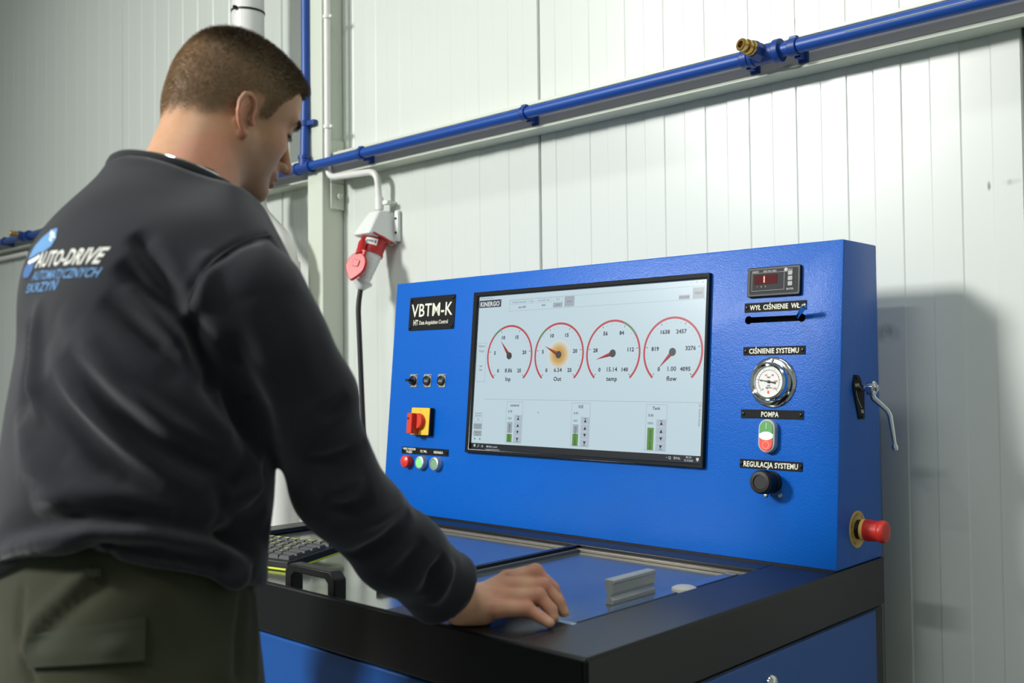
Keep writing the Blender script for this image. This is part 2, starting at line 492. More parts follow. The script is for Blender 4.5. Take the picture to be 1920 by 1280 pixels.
# back box: tapers from a narrow top to a wide slanted lower face
top = [(SX - 0.028, 1.930, 1.738), (SX + 0.028, 1.930, 1.738), (SX + 0.028, 1.999, 1.738), (SX - 0.028, 1.999, 1.738)]
bot = [(SX - 0.048, 1.868, 1.650), (SX + 0.048, 1.868, 1.650), (SX + 0.048, 1.999, 1.618), (SX - 0.048, 1.999, 1.618)]
hb.add(bot + top, [(0, 3, 2, 1), (4, 5, 6, 7), (0, 1, 5, 4), (1, 2, 6, 5), (2, 3, 7, 6), (3, 0, 4, 7)])
hb.build('socket_housing', M_SOCKW, sock, bevel=0.006)
MB().box((SX + 0.044, 1.984, 1.628), (SX + 0.064, 1.999, 1.738)).build('mounting_flange', M_SOCKW, sock, bevel=0.003)
for z in (1.71, 1.66):
    MB().lathe([(0.004, 0), (0.004, 0.004), (0.001, 0.0042)], (SX + 0.054, 1.984, z), (0, -1, 0), 10).build('screw', M_BLACK, sock)
AX = Vector((-0.02, -0.34, -0.94)).normalized()          # the socket points down and out of the wall
SB = Vector((SX, 1.935, 1.636))
fx, fy, fd = frame_of(AX)
MB().lathe([(0.05, -0.006), (0.05, 0.003), (0.046, 0.004), (0.042, 0.010), (0.040, 0.050), (0.0425, 0.052), (0.0425, 0.060), (0.036, 0.061)], SB, AX, 32).build('socket_collar', M_RED, sock)
fl = MB().rrect(0, 0, 0.104, 0.104, 0.010, -0.004, 0.002)
RX = Vector((1, 0, 0)); RX = (RX - AX * RX.dot(AX)).normalized(); RYv = AX.cross(RX)
SM = Matrix.Translation(SB) @ Matrix((RX, RYv, AX)).transposed().to_4x4()
fl.build('socket_flange', M_RED, sock, M=SM, bevel=0.001)
for sx, sy in ((-1, -1), (1, -1), (-1, 1), (1, 1)):
    MB().lathe([(0.0045, 0), (0.0045, 0.004), (0.001, 0.0045)], SM @ Vector((sx * 0.043, sy * 0.043, 0.002)), AX, 10).build('screw', M_ZINC, sock)
lb = MB()
vs_, fs = [], []
CAMDIR = Vector((0.80, -0.58, -0.1))
ang0 = math.atan2(CAMDIR.dot(RYv), CAMDIR.dot(RX))
for k in range(9):
    a = ang0 + math.radians(-10 + 62 * k / 8)
    for h in (0.010, 0.034):
        vs_.append(SM @ Vector((0.0425 * math.cos(a), 0.0425 * math.sin(a), h)))
lb.add(vs_, [(2 * k, 2 * k + 1, 2 * k + 3, 2 * k + 2) for k in range(8)])
lab = lb.build('rating_label', mat('label_white', (225, 225, 222), rough=0.5), sock)
lt = MB()
for (k0, k1, h0, h1) in ((0.8, 1.9, 0.017, 0.027), (2.6, 3.2, 0.018, 0.026), (3.5, 4.2, 0.018, 0.026), (4.5, 5.6, 0.018, 0.026), (6.0, 7.2, 0.018, 0.026)):
    q = []
    for (kk, h) in ((k0, h0), (k1, h0), (k1, h1), (k0, h1)):
        a = ang0 + math.radians(-10 + 62 * kk / 8)
        q.append(SM @ Vector((0.0431 * math.cos(a), 0.0431 * math.sin(a), h)))
    lt.add(q, [(0, 1, 2, 3)])
lt.build('label_print', mat('print_grey', (120, 120, 122), rough=0.6), lab)
# hinged red lid hanging open in front (towards the room)
LC = POST.inverted() @ pix(668, 497, 2.985)
cov = MB()
LDIR = Vector((-0.16, -0.30, -0.94)).normalized()
LN = Vector((0.30, -0.93, 0.10)); LN = (LN - LDIR * LN.dot(LDIR)).normalized(); LS = LDIR.cross(LN)
hinge = LC - LDIR * 0.050
LM = Matrix.Translation(LC) @ Matrix((LS, LDIR, LN)).transposed().to_4x4()
pts = []
for k in range(28):
    a = 2 * math.pi * k / 28
    rx = 0.040; ry = 0.046
    x, y = rx * math.cos(a), ry * math.sin(a)
    if y > 0.01: x *= 1 - 0.55 * ((y - 0.01) / 0.036) ** 1.4; y *= 1.22
    pts.append((x, y))
cov.prism(pts, -0.007, 0.006)
cov.box((-0.020, -0.060, -0.008), (0.020, -0.030, 0.004))
cov.build('socket_lid', M_RED, sock, M=LM, bevel=0.003)
MB().rrect(0, -0.006, 0.026, 0.024, 0.004, 0.006, 0.009).build('lid_square', M_RED, sock, M=LM, bevel=0.001)
br = MB().tube([SM @ Vector((-0.030, 0.024, 0.012)), (SM @ Vector((-0.030, 0.024, 0.012))) * 0.4 + hinge * 0.6 + Vector((0, 0, 0.012)), hinge + LDIR * 0.012], [0.012, 0.015, 0.016], 8)
br.build('lid_arm', M_RED, sock, bevel=0.002)
MB().box((-0.034, 0.020, 0.040), (-0.022, 0.036, 0.056)).build('lid_catch', M_BLACK, sock, M=SM)

plug = thing('power_plug', tuple(SB + AX * 0.16), 'white ribbed power plug with black cable hanging from the red socket', 'plug')
prof = [(0.034, 0.050), (0.0385, 0.056)]
for k in range(6):
    h = 0.062 + k * 0.016
    r = 0.0385 - 0.0022 * k
    prof += [(r, h), (r - 0.0012, h + 0.004), (r - 0.0026, h + 0.013)]
prof += [(0.0265, 0.160), (0.034, 0.163), (0.0345, 0.168), (0.019, 0.184), (0.012, 0.192), (0.009, 0.193)]
MB().lathe(prof, SB, AX, 30).build('plug_body', M_SOCKW, plug)
e = POST @ (SB + AX * 0.19)
POST = None
MB().tube(arc_path([tuple(e), (e.x - 0.002, e.y - 0.008, e.z - 0.05), (-2.378, 1.885, 1.05), (-2.34, 1.89, 0.35), (-2.05, 1.90, 0.03)], 0.03, 5), 0.0078, 12).build('plug_cable', mat('black_rubber', (28, 28, 30), rough=0.55), plug)
# ------------------------------------------------------------------ hydraulic test bench
def blue_material():
    m = mat('blue_textured_powder_coat', (0, 90, 184), rough=0.36, spec=0.30)
    nt = m.node_tree; b = nt.nodes['Principled BSDF']
    tc = nt.nodes.new('ShaderNodeTexCoord')
    n = nt.nodes.new('ShaderNodeTexNoise'); n.inputs['Scale'].default_value = 420; n.inputs['Detail'].default_value = 2
    nt.links.new(tc.outputs['Object'], n.inputs['Vector'])
    n3 = nt.nodes.new('ShaderNodeTexNoise'); n3.inputs['Scale'].default_value = 90; n3.inputs['Detail'].default_value = 2
    nt.links.new(tc.outputs['Object'], n3.inputs['Vector'])
    ad = nt.nodes.new('ShaderNodeMath'); ad.operation = 'MULTIPLY_ADD'; ad.inputs[1].default_value = 0.5
    nt.links.new(n3.outputs['Fac'], ad.inputs[0]); nt.links.new(n.outputs['Fac'], ad.inputs[2])
    bp = nt.nodes.new('ShaderNodeBump'); bp.inputs['Strength'].default_value = 0.34; bp.inputs['Distance'].default_value = 0.0016
    nt.links.new(ad.outputs[0], bp.inputs['Height'])
    nt.links.new(bp.outputs[0], b.inputs['Normal'])
    return m
M_BLUE = blue_material()
M_DBLUE = mat('blue_cabinet_coat', (20, 82, 158), rough=0.42, bump=0.12, bscale=500, var=0.05, vscale=5)
M_FRAME = mat('black_satin_coat', (15, 17, 18), rough=0.36, bump=0.05, bscale=380, spec=0.42)
M_PLATE = mat('black_engraved_plate', (17, 18, 20), rough=0.6, bump=0.02, bscale=200, spec=0.15)
M_ENGR = mat('engraved_cream_lettering', (226, 226, 206), rough=0.6)
M_SHEET = mat('dusty_steel_sheet', (158, 162, 156), rough=0.16, metal=0.85, bump=0.015, bscale=30, var=0.10, vscale=14, rvar=0.05)
M_ALU = mat('raw_aluminium', (186, 188, 186), rough=0.42, metal=0.35, bump=0.03, bscale=150, var=0.06, vscale=30)
M_SCREWB = mat('black_oxide_screw', (34, 34, 36), rough=0.3, metal=0.8)

BX0, BX1 = -1.992, -0.785
bench = thing('test_bench', ((BX0 + BX1) / 2, 1.39, 0), 'blue and black hydraulic test bench with monitor and gauges', 'test bench')
T = math.radians(5.4)
PANEL = Matrix.Translation((BX0, 1.636, 0.92)) @ Matrix(((1, 0, 0), (0, math.sin(T), -math.cos(T)), (0, math.cos(T), math.sin(T)))).to_4x4()
# columns: u along x, v up the panel, w out of the panel
SIDE = Matrix(((0, 0, 1, BX1), (1, 0, 0, 0), (0, 1, 0, 0), (0, 0, 0, 1)))   # u = y, v = z, w = +x

# cabinet: black frame below the worktop, blue doors and side panel
cab = MB()
cab.box((BX0, 0.972, 0.06), (BX1 - 0.002, 1.825, 0.832))
cab.build('cabinet_body', M_FRAME, bench, bevel=0.003)
for a, b_ in ((-1.960, -1.564), (-1.556, -0.822)):
    dd = MB().box((a, 0.961, 0.10), (b_, 0.975, 0.8315)).build('cabinet_door', M_DBLUE, bench, bevel=0.003)
    MB().lathe([(0.013, 0), (0.013, 0.006), (0.009, 0.008)], (b_ - 0.04, 0.961, 0.72), (0, -1, 0), 20).build('door_lock', M_CHROME, dd)
sp = MB().box((BX1 - 0.010, 0.99, 0.10), (BX1 + 0.001, 1.790, 0.8295)).build('side_panel', M_DBLUE, bench, bevel=0.003)
MB().lathe([(0.0135, 0), (0.0135, 0.004), (0.010, 0.009), (0.005, 0.011)], (BX1 + 0.001, 1.402, 0.7885), (1, 0, 0), 20).build('panel_bolt', M_CHROME, sp)
for x in (BX0 + 0.06, BX1 - 0.06):
    for y in (1.03, 1.76):
        MB().lathe([(0.03, 0), (0.03, 0.012), (0.012, 0.016), (0.012, 0.06)], (x, y, 0), (0, 0, 1), 16).build('levelling_foot', M_BLACK, bench)

# worktop frame: apron plus flat black borders round the openings
ZT = 0.92
fr = MB()
fr.box((BX0 - 0.002, 0.956, 0.835), (BX1 + 0.003, 0.966, ZT))                 # front apron
fr.box((BX1 - 0.007, 0.956, 0.835), (BX1 + 0.003, 1.825, ZT - 0.0005))         # right apron
fr.box((BX0 - 0.002, 0.956, 0.835), (BX0 + 0.010, 1.825, ZT - 0.0005))         # left apron
fr.build('worktop_apron', M_FRAME, bench, bevel=0.004)
def border(lo, hi):
    return MB().box(lo, hi).build('worktop_border', M_FRAME, bench, bevel=0.0015)
border((-0.900, 0.960, ZT - 0.010), (BX1 + 0.0025, 1.825, ZT))
border((-1.165, 0.960, ZT - 0.010), (-0.900, 1.073, ZT))
border((BX0, 1.572, ZT - 0.010), (-0.900, 1.825, ZT))
border((BX0, 0.960, ZT - 0.010), (-1.935, 1.572, ZT))
MB().box((BX0 + 0.01, 0.966, ZT - 0.030), (-0.80, 1.60, ZT - 0.012)).build('steel_tray', M_SHEET, bench)
MB().box((-1.3085, 1.060, ZT - 0.012), (-1.2965, 1.572, ZT - 0.001)).build('divider_bar', M_FRAME, bench, bevel=0.001)
MB().box((-1.2965, 1.060, ZT - 0.012), (-1.288, 1.568, ZT - 0.007)).build('divider_seal', mat('grey_seal', (96, 98, 100), rough=0.4), bench)
MB().box((-1.93, 1.559, ZT - 0.012), (-0.905, 1.570, ZT - 0.006)).build('rear_channel', mat('dull_bronze_channel', (120, 114, 104), rough=0.4, metal=0.5), bench, bevel=0.001)
# see-through lids lying over the tray
M_GLASS = mat('clear_acrylic', (225, 238, 245), rough=0.06, spec=0.5)
MB().box((-0.950, 1.080, ZT - 0.0119), (-0.930, 1.558, ZT - 0.0095)).build('lid_runner', mat('pale_acrylic_runner', (110, 132, 168), rough=0.15, metal=0.5), bench, bevel=0.0005)
MB().box((-1.345, 1.10, ZT - 0.0119), (-1.316, 1.553, ZT - 0.0095)).build('lid_runner', mat('pale_acrylic_runner', (110, 132, 168), rough=0.15, metal=0.5), bench, bevel=0.0005)

# black bridge handle on the left lid
hd = MB()
hx0, hx1, hy = -1.437, -1.302, 0.983
hd.add(*(lambda m: (m.v, m.f))(MB().prism([(hx0, 0), (hx0, 0.034), (hx0 + 0.012, 0.046), (hx1 - 0.012, 0.046), (hx1, 0.034), (hx1, 0),
                                          (hx1 - 0.018, 0), (hx1 - 0.018, 0.026), (hx1 - 0.026, 0.033), (hx0 + 0.026, 0.033), (hx0 + 0.018, 0.026), (hx0 + 0.018, 0)], 0, 0.024)
                                      .xf(Matrix(((1, 0, 0, 0), (0, 0, 1, hy - 0.012), (0, 1, 0, ZT - 0.012), (0, 0, 0, 1))))))
hd.build('tray_handle', M_BLACK, bench, bevel=0.002)

# ---- console: tilted front panel in one folded sheet box, with the lever slot cut through
def cut_console():
    prof = [(1.636, ZT + 0.0005), (1.6895, 1.4945), (1.825, 1.4945), (1.825, ZT + 0.0005)]
    mb = MB().prism(prof, BX0, BX1)
    mb.v = [(p[2], p[0], p[1]) for p in mb.v]
    o = mb.build('console_housing', M_BLUE, bench, smooth=False)
    b = o.modifiers.new('bevel', 'BEVEL'); b.width = 0.003; b.segments = 2
    cut = MB()
    u0, u1, v = 1.0235, 1.1303, 0.4404
    pts = []
    for k in range(13):
        a = math.radians(45 + 270 * k / 12); pts.append((u0 + 0.0078 * math.cos(a), v + 0.0078 * math.sin(a)))
    for k in range(13):
        a = math.radians(225 + 270 * k / 12); pts.append((u1 + 0.0078 * math.cos(a), v + 0.0078 * math.sin(a)))
    pts = [(x, min(max(y, v - 0.0078), v + 0.0078)) for x, y in pts]
    cut.prism(pts, -0.03, 0.02)
    co = cut.build('slot_cutter', M_BLACK, bench, M=PANEL, smooth=False)
    bo = o.modifiers.new('cut', 'BOOLEAN'); bo.object = co; bo.operation = 'DIFFERENCE'; bo.solver = 'EXACT'
    bpy.context.view_layer.update()
    dg = bpy.context.evaluated_depsgraph_get()
    me = bpy.data.meshes.new_from_object(o.evaluated_get(dg))
    o.modifiers.clear(); old = o.data; o.data = me
    me.name = 'console_housing'
    bpy.data.objects.remove(co); bpy.data.meshes.remove(old)
    me.shade_smooth(); me.set_sharp_from_angle(angle=math.radians(30))
    me.materials.clear(); me.materials.append(M_BLUE); me.materials.append(M_BLACK)
    iv = PANEL.inverted()
    for p in me.polygons:
        c = iv @ (p.center + Vector(ORIG[bench.name]))
        p.material_index = 1 if (c.z < -0.001 and 1.01 < c.x < 1.145 and 0.43 < c.y < 0.451) else 0
    return o
console = cut_console()
MB().box((BX0 + 0.002, 1.630, ZT), (BX1 - 0.002, 1.640, ZT + 0.003)).build('console_gasket', M_BLACK, bench)

def panel_part(mb, name, m, parent=bench, bevel=0.0, **kw):
    return mb.build(name, m, parent, M=PANEL, bevel=bevel, **kw)
def lat(prof, u, v, w=0.0, n=28, mb=None):
    return (mb or MB()).lathe(prof, (u, v, w), (0, 0, 1), n)

# ---- monitor
DU0, DU1, DV0, DV1 = 0.308, 0.9335, 0.1695, 0.5245
OU0, OU1, OV0, OV1 = 0.2935, 0.9410, 0.1600, 0.5360
bz = MB()
W0, W1, WB = 0.0, 0.010, 0.0105
outer = [(OU0, OV0), (OU1, OV0), (OU1, OV1), (OU0, OV1)]
inner = [(DU0 - 0.0005, DV0 - 0.0005), (DU1 + 0.0005, DV0 - 0.0005), (DU1 + 0.0005, DV1 + 0.0005), (DU0 - 0.0005, DV1 + 0.0005)]
vs_ = [(u, v, W0) for u, v in outer] + [(u, v, W1) for u, v in outer] + [(u, v, W1 - 0.001) for u, v in inner] + [(u, v, 0.0025) for u, v in inner]
fs = []
for i in range(4):
    j = (i + 1) % 4
    fs += [(i, j, 4 + j, 4 + i), (4 + i, 4 + j, 8 + j, 8 + i), (8 + i, 8 + j, 12 + j, 12 + i)]
bz.add(vs_, fs)
mon = panel_part(bz, 'monitor', mat('gloss_black_bezel', (10, 10, 12), rough=0.22), bevel=0.002)
SCR = 0.60
def scr(name, rgb, k=1.0):
    return mat('screen_' + name, (8, 8, 8), rough=0.25, emit=rgb, estr=SCR * k)
def screen_material():
    m = scr('background', (204, 227, 237))
    return m
DW = 0.0030
def rect(mb, u0, u1, v0, v1, w): mb.add([(u0, v0, w), (u1, v0, w), (u1, v1, w), (u0, v1, w)], [(0, 1, 2, 3)])
def outline(mb, u0, u1, v0, v1, w, t=0.0005):
    mb.add([(u0, v0, w), (u1, v0, w), (u1, v1, w), (u0, v1, w), (u0 + t, v0 + t, w), (u1 - t, v0 + t, w), (u1 - t, v1 - t, w), (u0 + t, v1 - t, w)],
           [(0, 1, 5, 4), (1, 2, 6, 5), (2, 3, 7, 6), (3, 0, 4, 7)])
def sp_(mb, name, m): return panel_part(mb, name, m, parent=mon, smooth=False)
def sp_each(mb, name, m, parent=None):
    for k in mb.parts(): panel_part(k, name, m, parent=parent or mon, smooth=False)
mb = MB(); rect(mb, DU0, DU1, DV0, DV1, DW); sp_(mb, 'screen_background', screen_material())
mb = MB(); rect(mb, DU0, DU1, DV0, 0.1830, DW + 0.0002)
rect(mb, 0.355, 0.400, DV0, 0.1830, DW + 0.0003)
sp_(mb, 'screen_taskbar', scr('taskbar', (32, 34, 38)))
mb = MB(); rect(mb, 0.355, 0.400, DV0, DV0 + 0.0010, DW + 0.0004)
for i in (0, 1):
    for j in (0, 1): rect(mb, 0.3165 + i * 0.0030, 0.3192 + i * 0.0030, 0.1745 + j * 0.0030, 0.1772 + j * 0.0030, DW + 0.0004)
rect(mb, 0.3585, 0.3625, 0.1745, 0.1785, DW + 0.0004)
add_text(mb, 'BTM-K | systemKi...', 0.3645, 0.1765, DW + 0.0004, 0.0056, 0.01, width=0.030, align='L')
add_text(mb, 'POL', 0.8805, 0.1765, DW + 0.0004, 0.0062, 0.01)
add_text(mb, '09:10', 0.9045, 0.1795, DW + 0.0004, 0.0056, 0.01)
add_text(mb, '23.10.2020', 0.9045, 0.1735, DW + 0.0004, 0.0056, 0.01, width=0.020)
mb.add([(0.8515, 0.1755, DW + 0.0004), (0.8537, 0.1780, DW + 0.0004), (0.8559, 0.1755, DW + 0.0004), (0.8537, 0.1770, DW + 0.0004)], [(0, 1, 3), (1, 2, 3)])
outline(mb, 0.8585, 0.8635, 0.1745, 0.1790, DW + 0.0004, 0.0007); rect(mb, 0.8605, 0.8635, 0.1735, 0.1750, DW + 0.0004)
for r_ in (0.0018, 0.0032, 0.0045):
    for k in range(5):
        a0, a1 = math.radians(-45 + 18 * k), math.radians(-45 + 18 * (k + 1))
        mb.add([(0.8685 + rr * math.cos(a), 0.1766 + rr * math.sin(a), DW + 0.0004) for rr, a in ((r_, a0), (r_ + 0.0006, a0), (r_ + 0.0006, a1), (r_, a1))], [(0, 1, 2, 3)])
rect(mb, 0.9215, 0.9275, 0.1745, 0.1795, DW + 0.0004); rect(mb, 0.9235, 0.9255, 0.1725, 0.1745, DW + 0.0004)
for k in range(9):   # magnifier and task-view marks
    a0, a1 = 2 * math.pi * k / 9, 2 * math.pi * (k + 1) / 9
    mb.add([(0.3320 + rr * math.cos(a), 0.1775 + rr * math.sin(a), DW + 0.0004) for rr, a in ((0.0018, a0), (0.0024, a0), (0.0024, a1), (0.0018, a1))], [(0, 1, 2, 3)])
mb.add([(0.3300, 0.1755, DW + .0004), (0.3306, 0.1749, DW + .0004), (0.3282, 0.1730, DW + .0004), (0.3278, 0.1735, DW + .0004)], [(0, 1, 2, 3)])
outline(mb, 0.3420, 0.3460, 0.1740, 0.1785, DW + 0.0004, 0.0007); rect(mb, 0.3466, 0.3472, 0.1740, 0.1785, DW + 0.0004)
tag(sp_(mb, 'taskbar_icons', scr('white', (214, 222, 226))), kind='stuff')

# header lines, boxes, buttons
lines = MB()
rect(lines, DU0 + 0.097, DU1 - 0.005, 0.4862, 0.4867, DW + 0.0002)
rect(lines, 0.4068, 0.4073, 0.4862, 0.5125, DW + 0.0002)
rect(lines, 0.4068, 0.928, 0.5120, 0.5125, DW + 0.0002); rect(lines, 0.9275, 0.928, 0.4862, 0.5125, DW + 0.0002)
rect(lines, 0.3430, DU1 - 0.003, 0.2846, 0.2852, DW + 0.0002)
for (u0, u1, v0, v1) in ((0.3105, 0.3405, 0.3255, 0.4157),):
    outline(lines, u0, u1, v0, v1, DW + 0.0002, 0.0006)
for u in (0.4150, 0.6070, 0.8003):
    outline(lines, u, u + 0.0502, 0.1880, 0.2801, DW + 0.0002, 0.0006)
for (u0, u1, v0, v1) in ((0.4085, 0.4660, 0.5015, 0.5113), (0.4685, 0.4826, 0.5015, 0.5105), (0.4878, 0.5345, 0.5015, 0.5113), (0.5388, 0.5663, 0.5015, 0.5113), (0.5719, 0.5993, 0.4888, 0.5113),
                         (0.3135, 0.3405, 0.2325, 0.2425)):
    outline(lines, u0, u1, v0, v1, DW + 0.0002, 0.0004)
sp_each(lines, 'screen_line', scr('line_grey', (150, 164, 176)))
mb = MB()
for (u0, u1, v0, v1) in ((0.5392, 0.5663, 0.4886, 0.4990), (0.8679, 0.8939, 0.4876, 0.4965), (0.9000, 0.9262, 0.4877, 0.5095), (0.3125, 0.3400, 0.2150, 0.2285), (0.3135, 0.3400, 0.1990, 0.2120),
                         (0.5722, 0.5990, 0.4891, 0.5110), (0.4200, 0.4358, 0.2100, 0.2342), (0.6122, 0.6278, 0.2160, 0.2342)):
    rect(mb, u0, u1, v0, v1, DW + 0.0003)
bt = MB()
for u in (0.4405, 0.6333, 0.8262):
    for k in range(4):
        rect(bt, u, u + 0.0245, 0.1886 + k * 0.0157, 0.1886 + k * 0.0157 + 0.0148, DW + 0.0003)
sp_each(bt, 'arrow_button', scr('button_grey', (184, 200, 212)))
sp_each(mb, 'screen_button', scr('button_dark', (166, 178, 186)))
mb = MB()
rect(mb, 0.4200, 0.4358, 0.1892, 0.2075, DW + 0.0004); rect(mb, 0.6122, 0.6278, 0.1892, 0.2146, DW + 0.0004); rect(mb, 0.8055, 0.8208, 0.1892, 0.2335, DW + 0.0004)
rect(mb, 0.3165, 0.3205, 0.1908, 0.1948, DW + 0.0004); rect(mb, 0.3335, 0.3375, 0.1908, 0.1948, DW + 0.0004)
sp_each(mb, 'duty_bar', scr('green', (98, 152, 70)))
# gauges
GR = 0.0703
gauges = [(0.4150, 25, 8.86, 'Inp', (0, 5, 10, 15, 20, 25), (8.0, 10.3), '8.86'),
          (0.5625, 25, 6.54, 'Out', (0, 5, 10, 15, 20, 25), (6.8, 9.2), '6.54'),
          (0.7101, 140, 15.14, 'temp', (0, 28, 56, 84, 112, 140), (81.4, 98.5), '15.14'),
          (0.8582, 4095, 1.0, 'flow', (0, 819, 1638, 2457, 3276, 4095), None, '1.00')]
GV = 0.3840
arcs, garcs, ink, needles, needle2, hubs, dial, arrows = MB(), MB(), MB(), MB(), MB(), MB(), MB(), MB()
for (gu, mx_, val, nm, labs, green, vt) in gauges:
    ang = lambda v_: math.radians(225 - 270 * v_ / mx_)
    def arc(mb_, a0, a1, r0, r1, w, n):
        p = []
        for k in range(n + 1):
            a = a0 + (a1 - a0) * k / n
            p += [(gu + r0 * math.cos(a), GV + r0 * math.sin(a), w), (gu + r1 * math.cos(a), GV + r1 * math.sin(a), w)]
        mb_.add(p, [(2 * k, 2 * k + 1, 2 * k + 3, 2 * k + 2) if a1 > a0 else (2 * k + 2, 2 * k + 3, 2 * k + 1, 2 * k) for k in range(n)])
    dp = [(gu + (GR - 0.003) * math.cos(2 * math.pi * k / 48), GV + (GR - 0.003) * math.sin(2 * math.pi * k / 48), DW + 0.0001) for k in range(48)]
    dial.add(dp, [tuple(range(48))])
    arc(arcs, math.radians(-48), math.radians(228), GR - 0.0042, GR + 0.0003, DW + 0.0005, 64)
    if green: arc(garcs, ang(green[1]), ang(green[0]), GR - 0.0042, GR + 0.0003, DW + 0.0007, 10)
    ticks = MB()
    for k in range(26):
        a = math.radians(225 - 270 * k / 25); big = k % 5 == 0
        r0, r1, t = (0.0600, 0.0645, 0.0006) if big else (0.0598, 0.0608, 0.0005)
        d = Vector((math.cos(a), math.sin(a), 0)); s = Vector((-d.y, d.x, 0)) * t
        c = Vector((gu, GV, DW + 0.0005))
        ticks.add([c + d * r0 - s, c + d * r1 - s, c + d * r1 + s, c + d * r0 + s], [(0, 1, 2, 3)])
    tag(sp_(ticks, 'gauge_ticks', scr('ink', (22, 26, 44))), kind='stuff')
    rl = 0.0475 if mx_ < 1000 else 0.0455
    for k, l in enumerate(labs):
        a = math.radians(225 - 270 * k / 5)
        rr = rl if 0 < k < 5 else 0.0475
        add_text(ink, str(l), gu + rr * math.cos(a) * (0.98 if mx_ < 1000 else 0.93), GV + rr * math.sin(a), DW + 0.0006, 0.0112, 0.038)
    add_text(ink, vt, gu, 0.3510, DW + 0.0006, 0.0128, 0.018)
    add_text(ink, nm, gu, 0.3315, DW + 0.0006, 0.0128, 0.025)
    a = ang(val); d = Vector((math.cos(a), math.sin(a), 0)); s = Vector((-d.y, d.x, 0)); c = Vector((gu, GV, 0))
    wv = Vector((0, 0, DW + 0.0008))
    needles.add([c + s * 0.0045 + d * 0.004 + wv, c + d * 0.046 + wv, c + d * 0.004 + wv], [(0, 2, 1)])
    needle2.add([c - s * 0.0045 + d * 0.004 + wv, c + d * 0.046 + wv, c + d * 0.004 + wv], [(0, 1, 2)])
    hubs.add([(gu + 0.0082 * math.cos(2 * math.pi * k / 24), GV + 0.0082 * math.sin(2 * math.pi * k / 24), DW + 0.0009) for k in range(24)], [tuple(range(24))])
sp_each(arcs, 'gauge_arc', scr('arc_red', (196, 62, 72)))
sp_each(garcs, 'gauge_green_zone', scr('zone_green', (104, 140, 92)))
sp_each(needles, 'gauge_needle', scr('needle_dark', (134, 24, 28)))
sp_each(needle2, 'gauge_needle', scr('needle_red', (196, 44, 44)))
sp_each(hubs, 'gauge_hub', scr('hub', (60, 64, 66)))
# round amber warning spot behind the second needle: colour rings of the displayed picture
me_v, me_f, cols = [], [], []
NR, NA = 14, 48
c_in, c_mid, c_out = lin((206, 132, 40)), lin((214, 176, 92)), lin((222, 234, 234))
ring_c = []
for i in range(NR + 1):
    t = i / NR
    if t < 0.5: cc = [c_in[k] + (c_mid[k] - c_in[k]) * (t / 0.5) for k in range(3)]
    else: cc = [c_mid[k] + (c_out[k] - c_mid[k]) * ((t - 0.5) / 0.5) for k in range(3)]
    ring_c.append(cc)
    for k in range(NA):
        a = 2 * math.pi * k / NA
        me_v.append((0.5625 + 0.0325 * t * math.cos(a), GV + 0.0325 * t * math.sin(a), DW + 0.0004))
for i in range(NR):
    for k in range(NA):
        me_f.append((i * NA + k, (i + 1) * NA + k, (i + 1) * NA + (k + 1) % NA, i * NA + (k + 1) % NA))
sm = MB(); sm.add(me_v, me_f)
spot = sp_(sm, 'gauge_warning_spot', None or mat('screen_spot', (8, 8, 8), rough=0.25, emit=(200, 140, 50), estr=SCR))
ca = spot.data.color_attributes.new('tint', 'FLOAT_COLOR', 'POINT')
for i in range(len(spot.data.vertices)):
    ca.data[i].color = (*ring_c[min(i // NA, NR)], 1)
_nt = MATS['screen_spot'].node_tree
_a = _nt.nodes.new('ShaderNodeAttribute'); _a.attribute_name = 'tint'
_nt.links.new(_a.outputs['Color'], _nt.nodes['Principled BSDF'].inputs['Emission Color'])
# other writing on the screen
WI = DW + 0.0006
for u, nm, v1, v2 in ((0.4400, 'control', '0.75', '42%'), (0.6320, '02E', '0.91', '60%'), (0.8252, 'Tank', '0.00', '100%')):
    add_text(ink, nm, u, 0.2725, WI, 0.0088, 0.015)
    add_text(ink, v1, u - 0.0128, 0.2582, WI, 0.0072, 0.012)
    add_text(ink, v2, u - 0.0128, 0.2425, WI, 0.0068, 0.0)
    bu = u - 0.0122
    add_text(ink, 'DUTY CYCLE', bu, 0.2100, WI, 0.0066, 0.015, rot=math.pi / 2, width=0.038)
    au = {0.4400: 0.4405, 0.6320: 0.6333, 0.8252: 0.8262}[u] + 0.01225
    for k in range(4):
        vc = 0.1886 + k * 0.0157 + 0.0074; s = 0.0036
        if k < 2: arrows.add([(au - s, vc + s, WI), (au, vc - s * 0.9, WI), (au + s, vc + s, WI)], [(0, 1, 2)])
        else: arrows.add([(au - s, vc - s, WI), (au + s, vc - s, WI), (au, vc + s * 0.9, WI)], [(0, 1, 2)])
        if k == 0: rect(arrows, au - s, au + s, vc - s - 0.0012, vc - s - 0.0002, WI)
        if k == 3: rect(arrows, au - s, au + s, vc + s + 0.0002, vc + s + 0.0012, WI)
add_text(ink, 'test 02E', 0.4465, 0.4945, WI, 0.0066, 0.015)
add_text(ink, 'test', 0.5112, 0.4960, WI, 0.0066, 0.015)
add_text(ink, 'test', 0.3255, 0.3620, WI, 0.0056, 0.01); add_text(ink, '7sec', 0.3255, 0.3530, WI, 0.0056, 0.01)
sp_each(ink, 'screen_lettering', scr('ink', (22, 26, 44))); sp_each(arrows, 'arrow_mark', scr('ink', (22, 26, 44)))
g2 = MB()
add_text(g2, 'WYBIERZ PROGRAM', 0.4372, 0.5060, WI, 0.0050, 0.0, width=0.045); add_text(g2, 'NIE', 0.4755, 0.5058, WI, 0.0050)
add_text(g2, 'WYCZYŚĆ TEST', 0.5112, 0.5062, WI, 0.0050, 0.0, width=0.036); add_text(g2, 'TEST', 0.5525, 0.5062, WI, 0.0050)
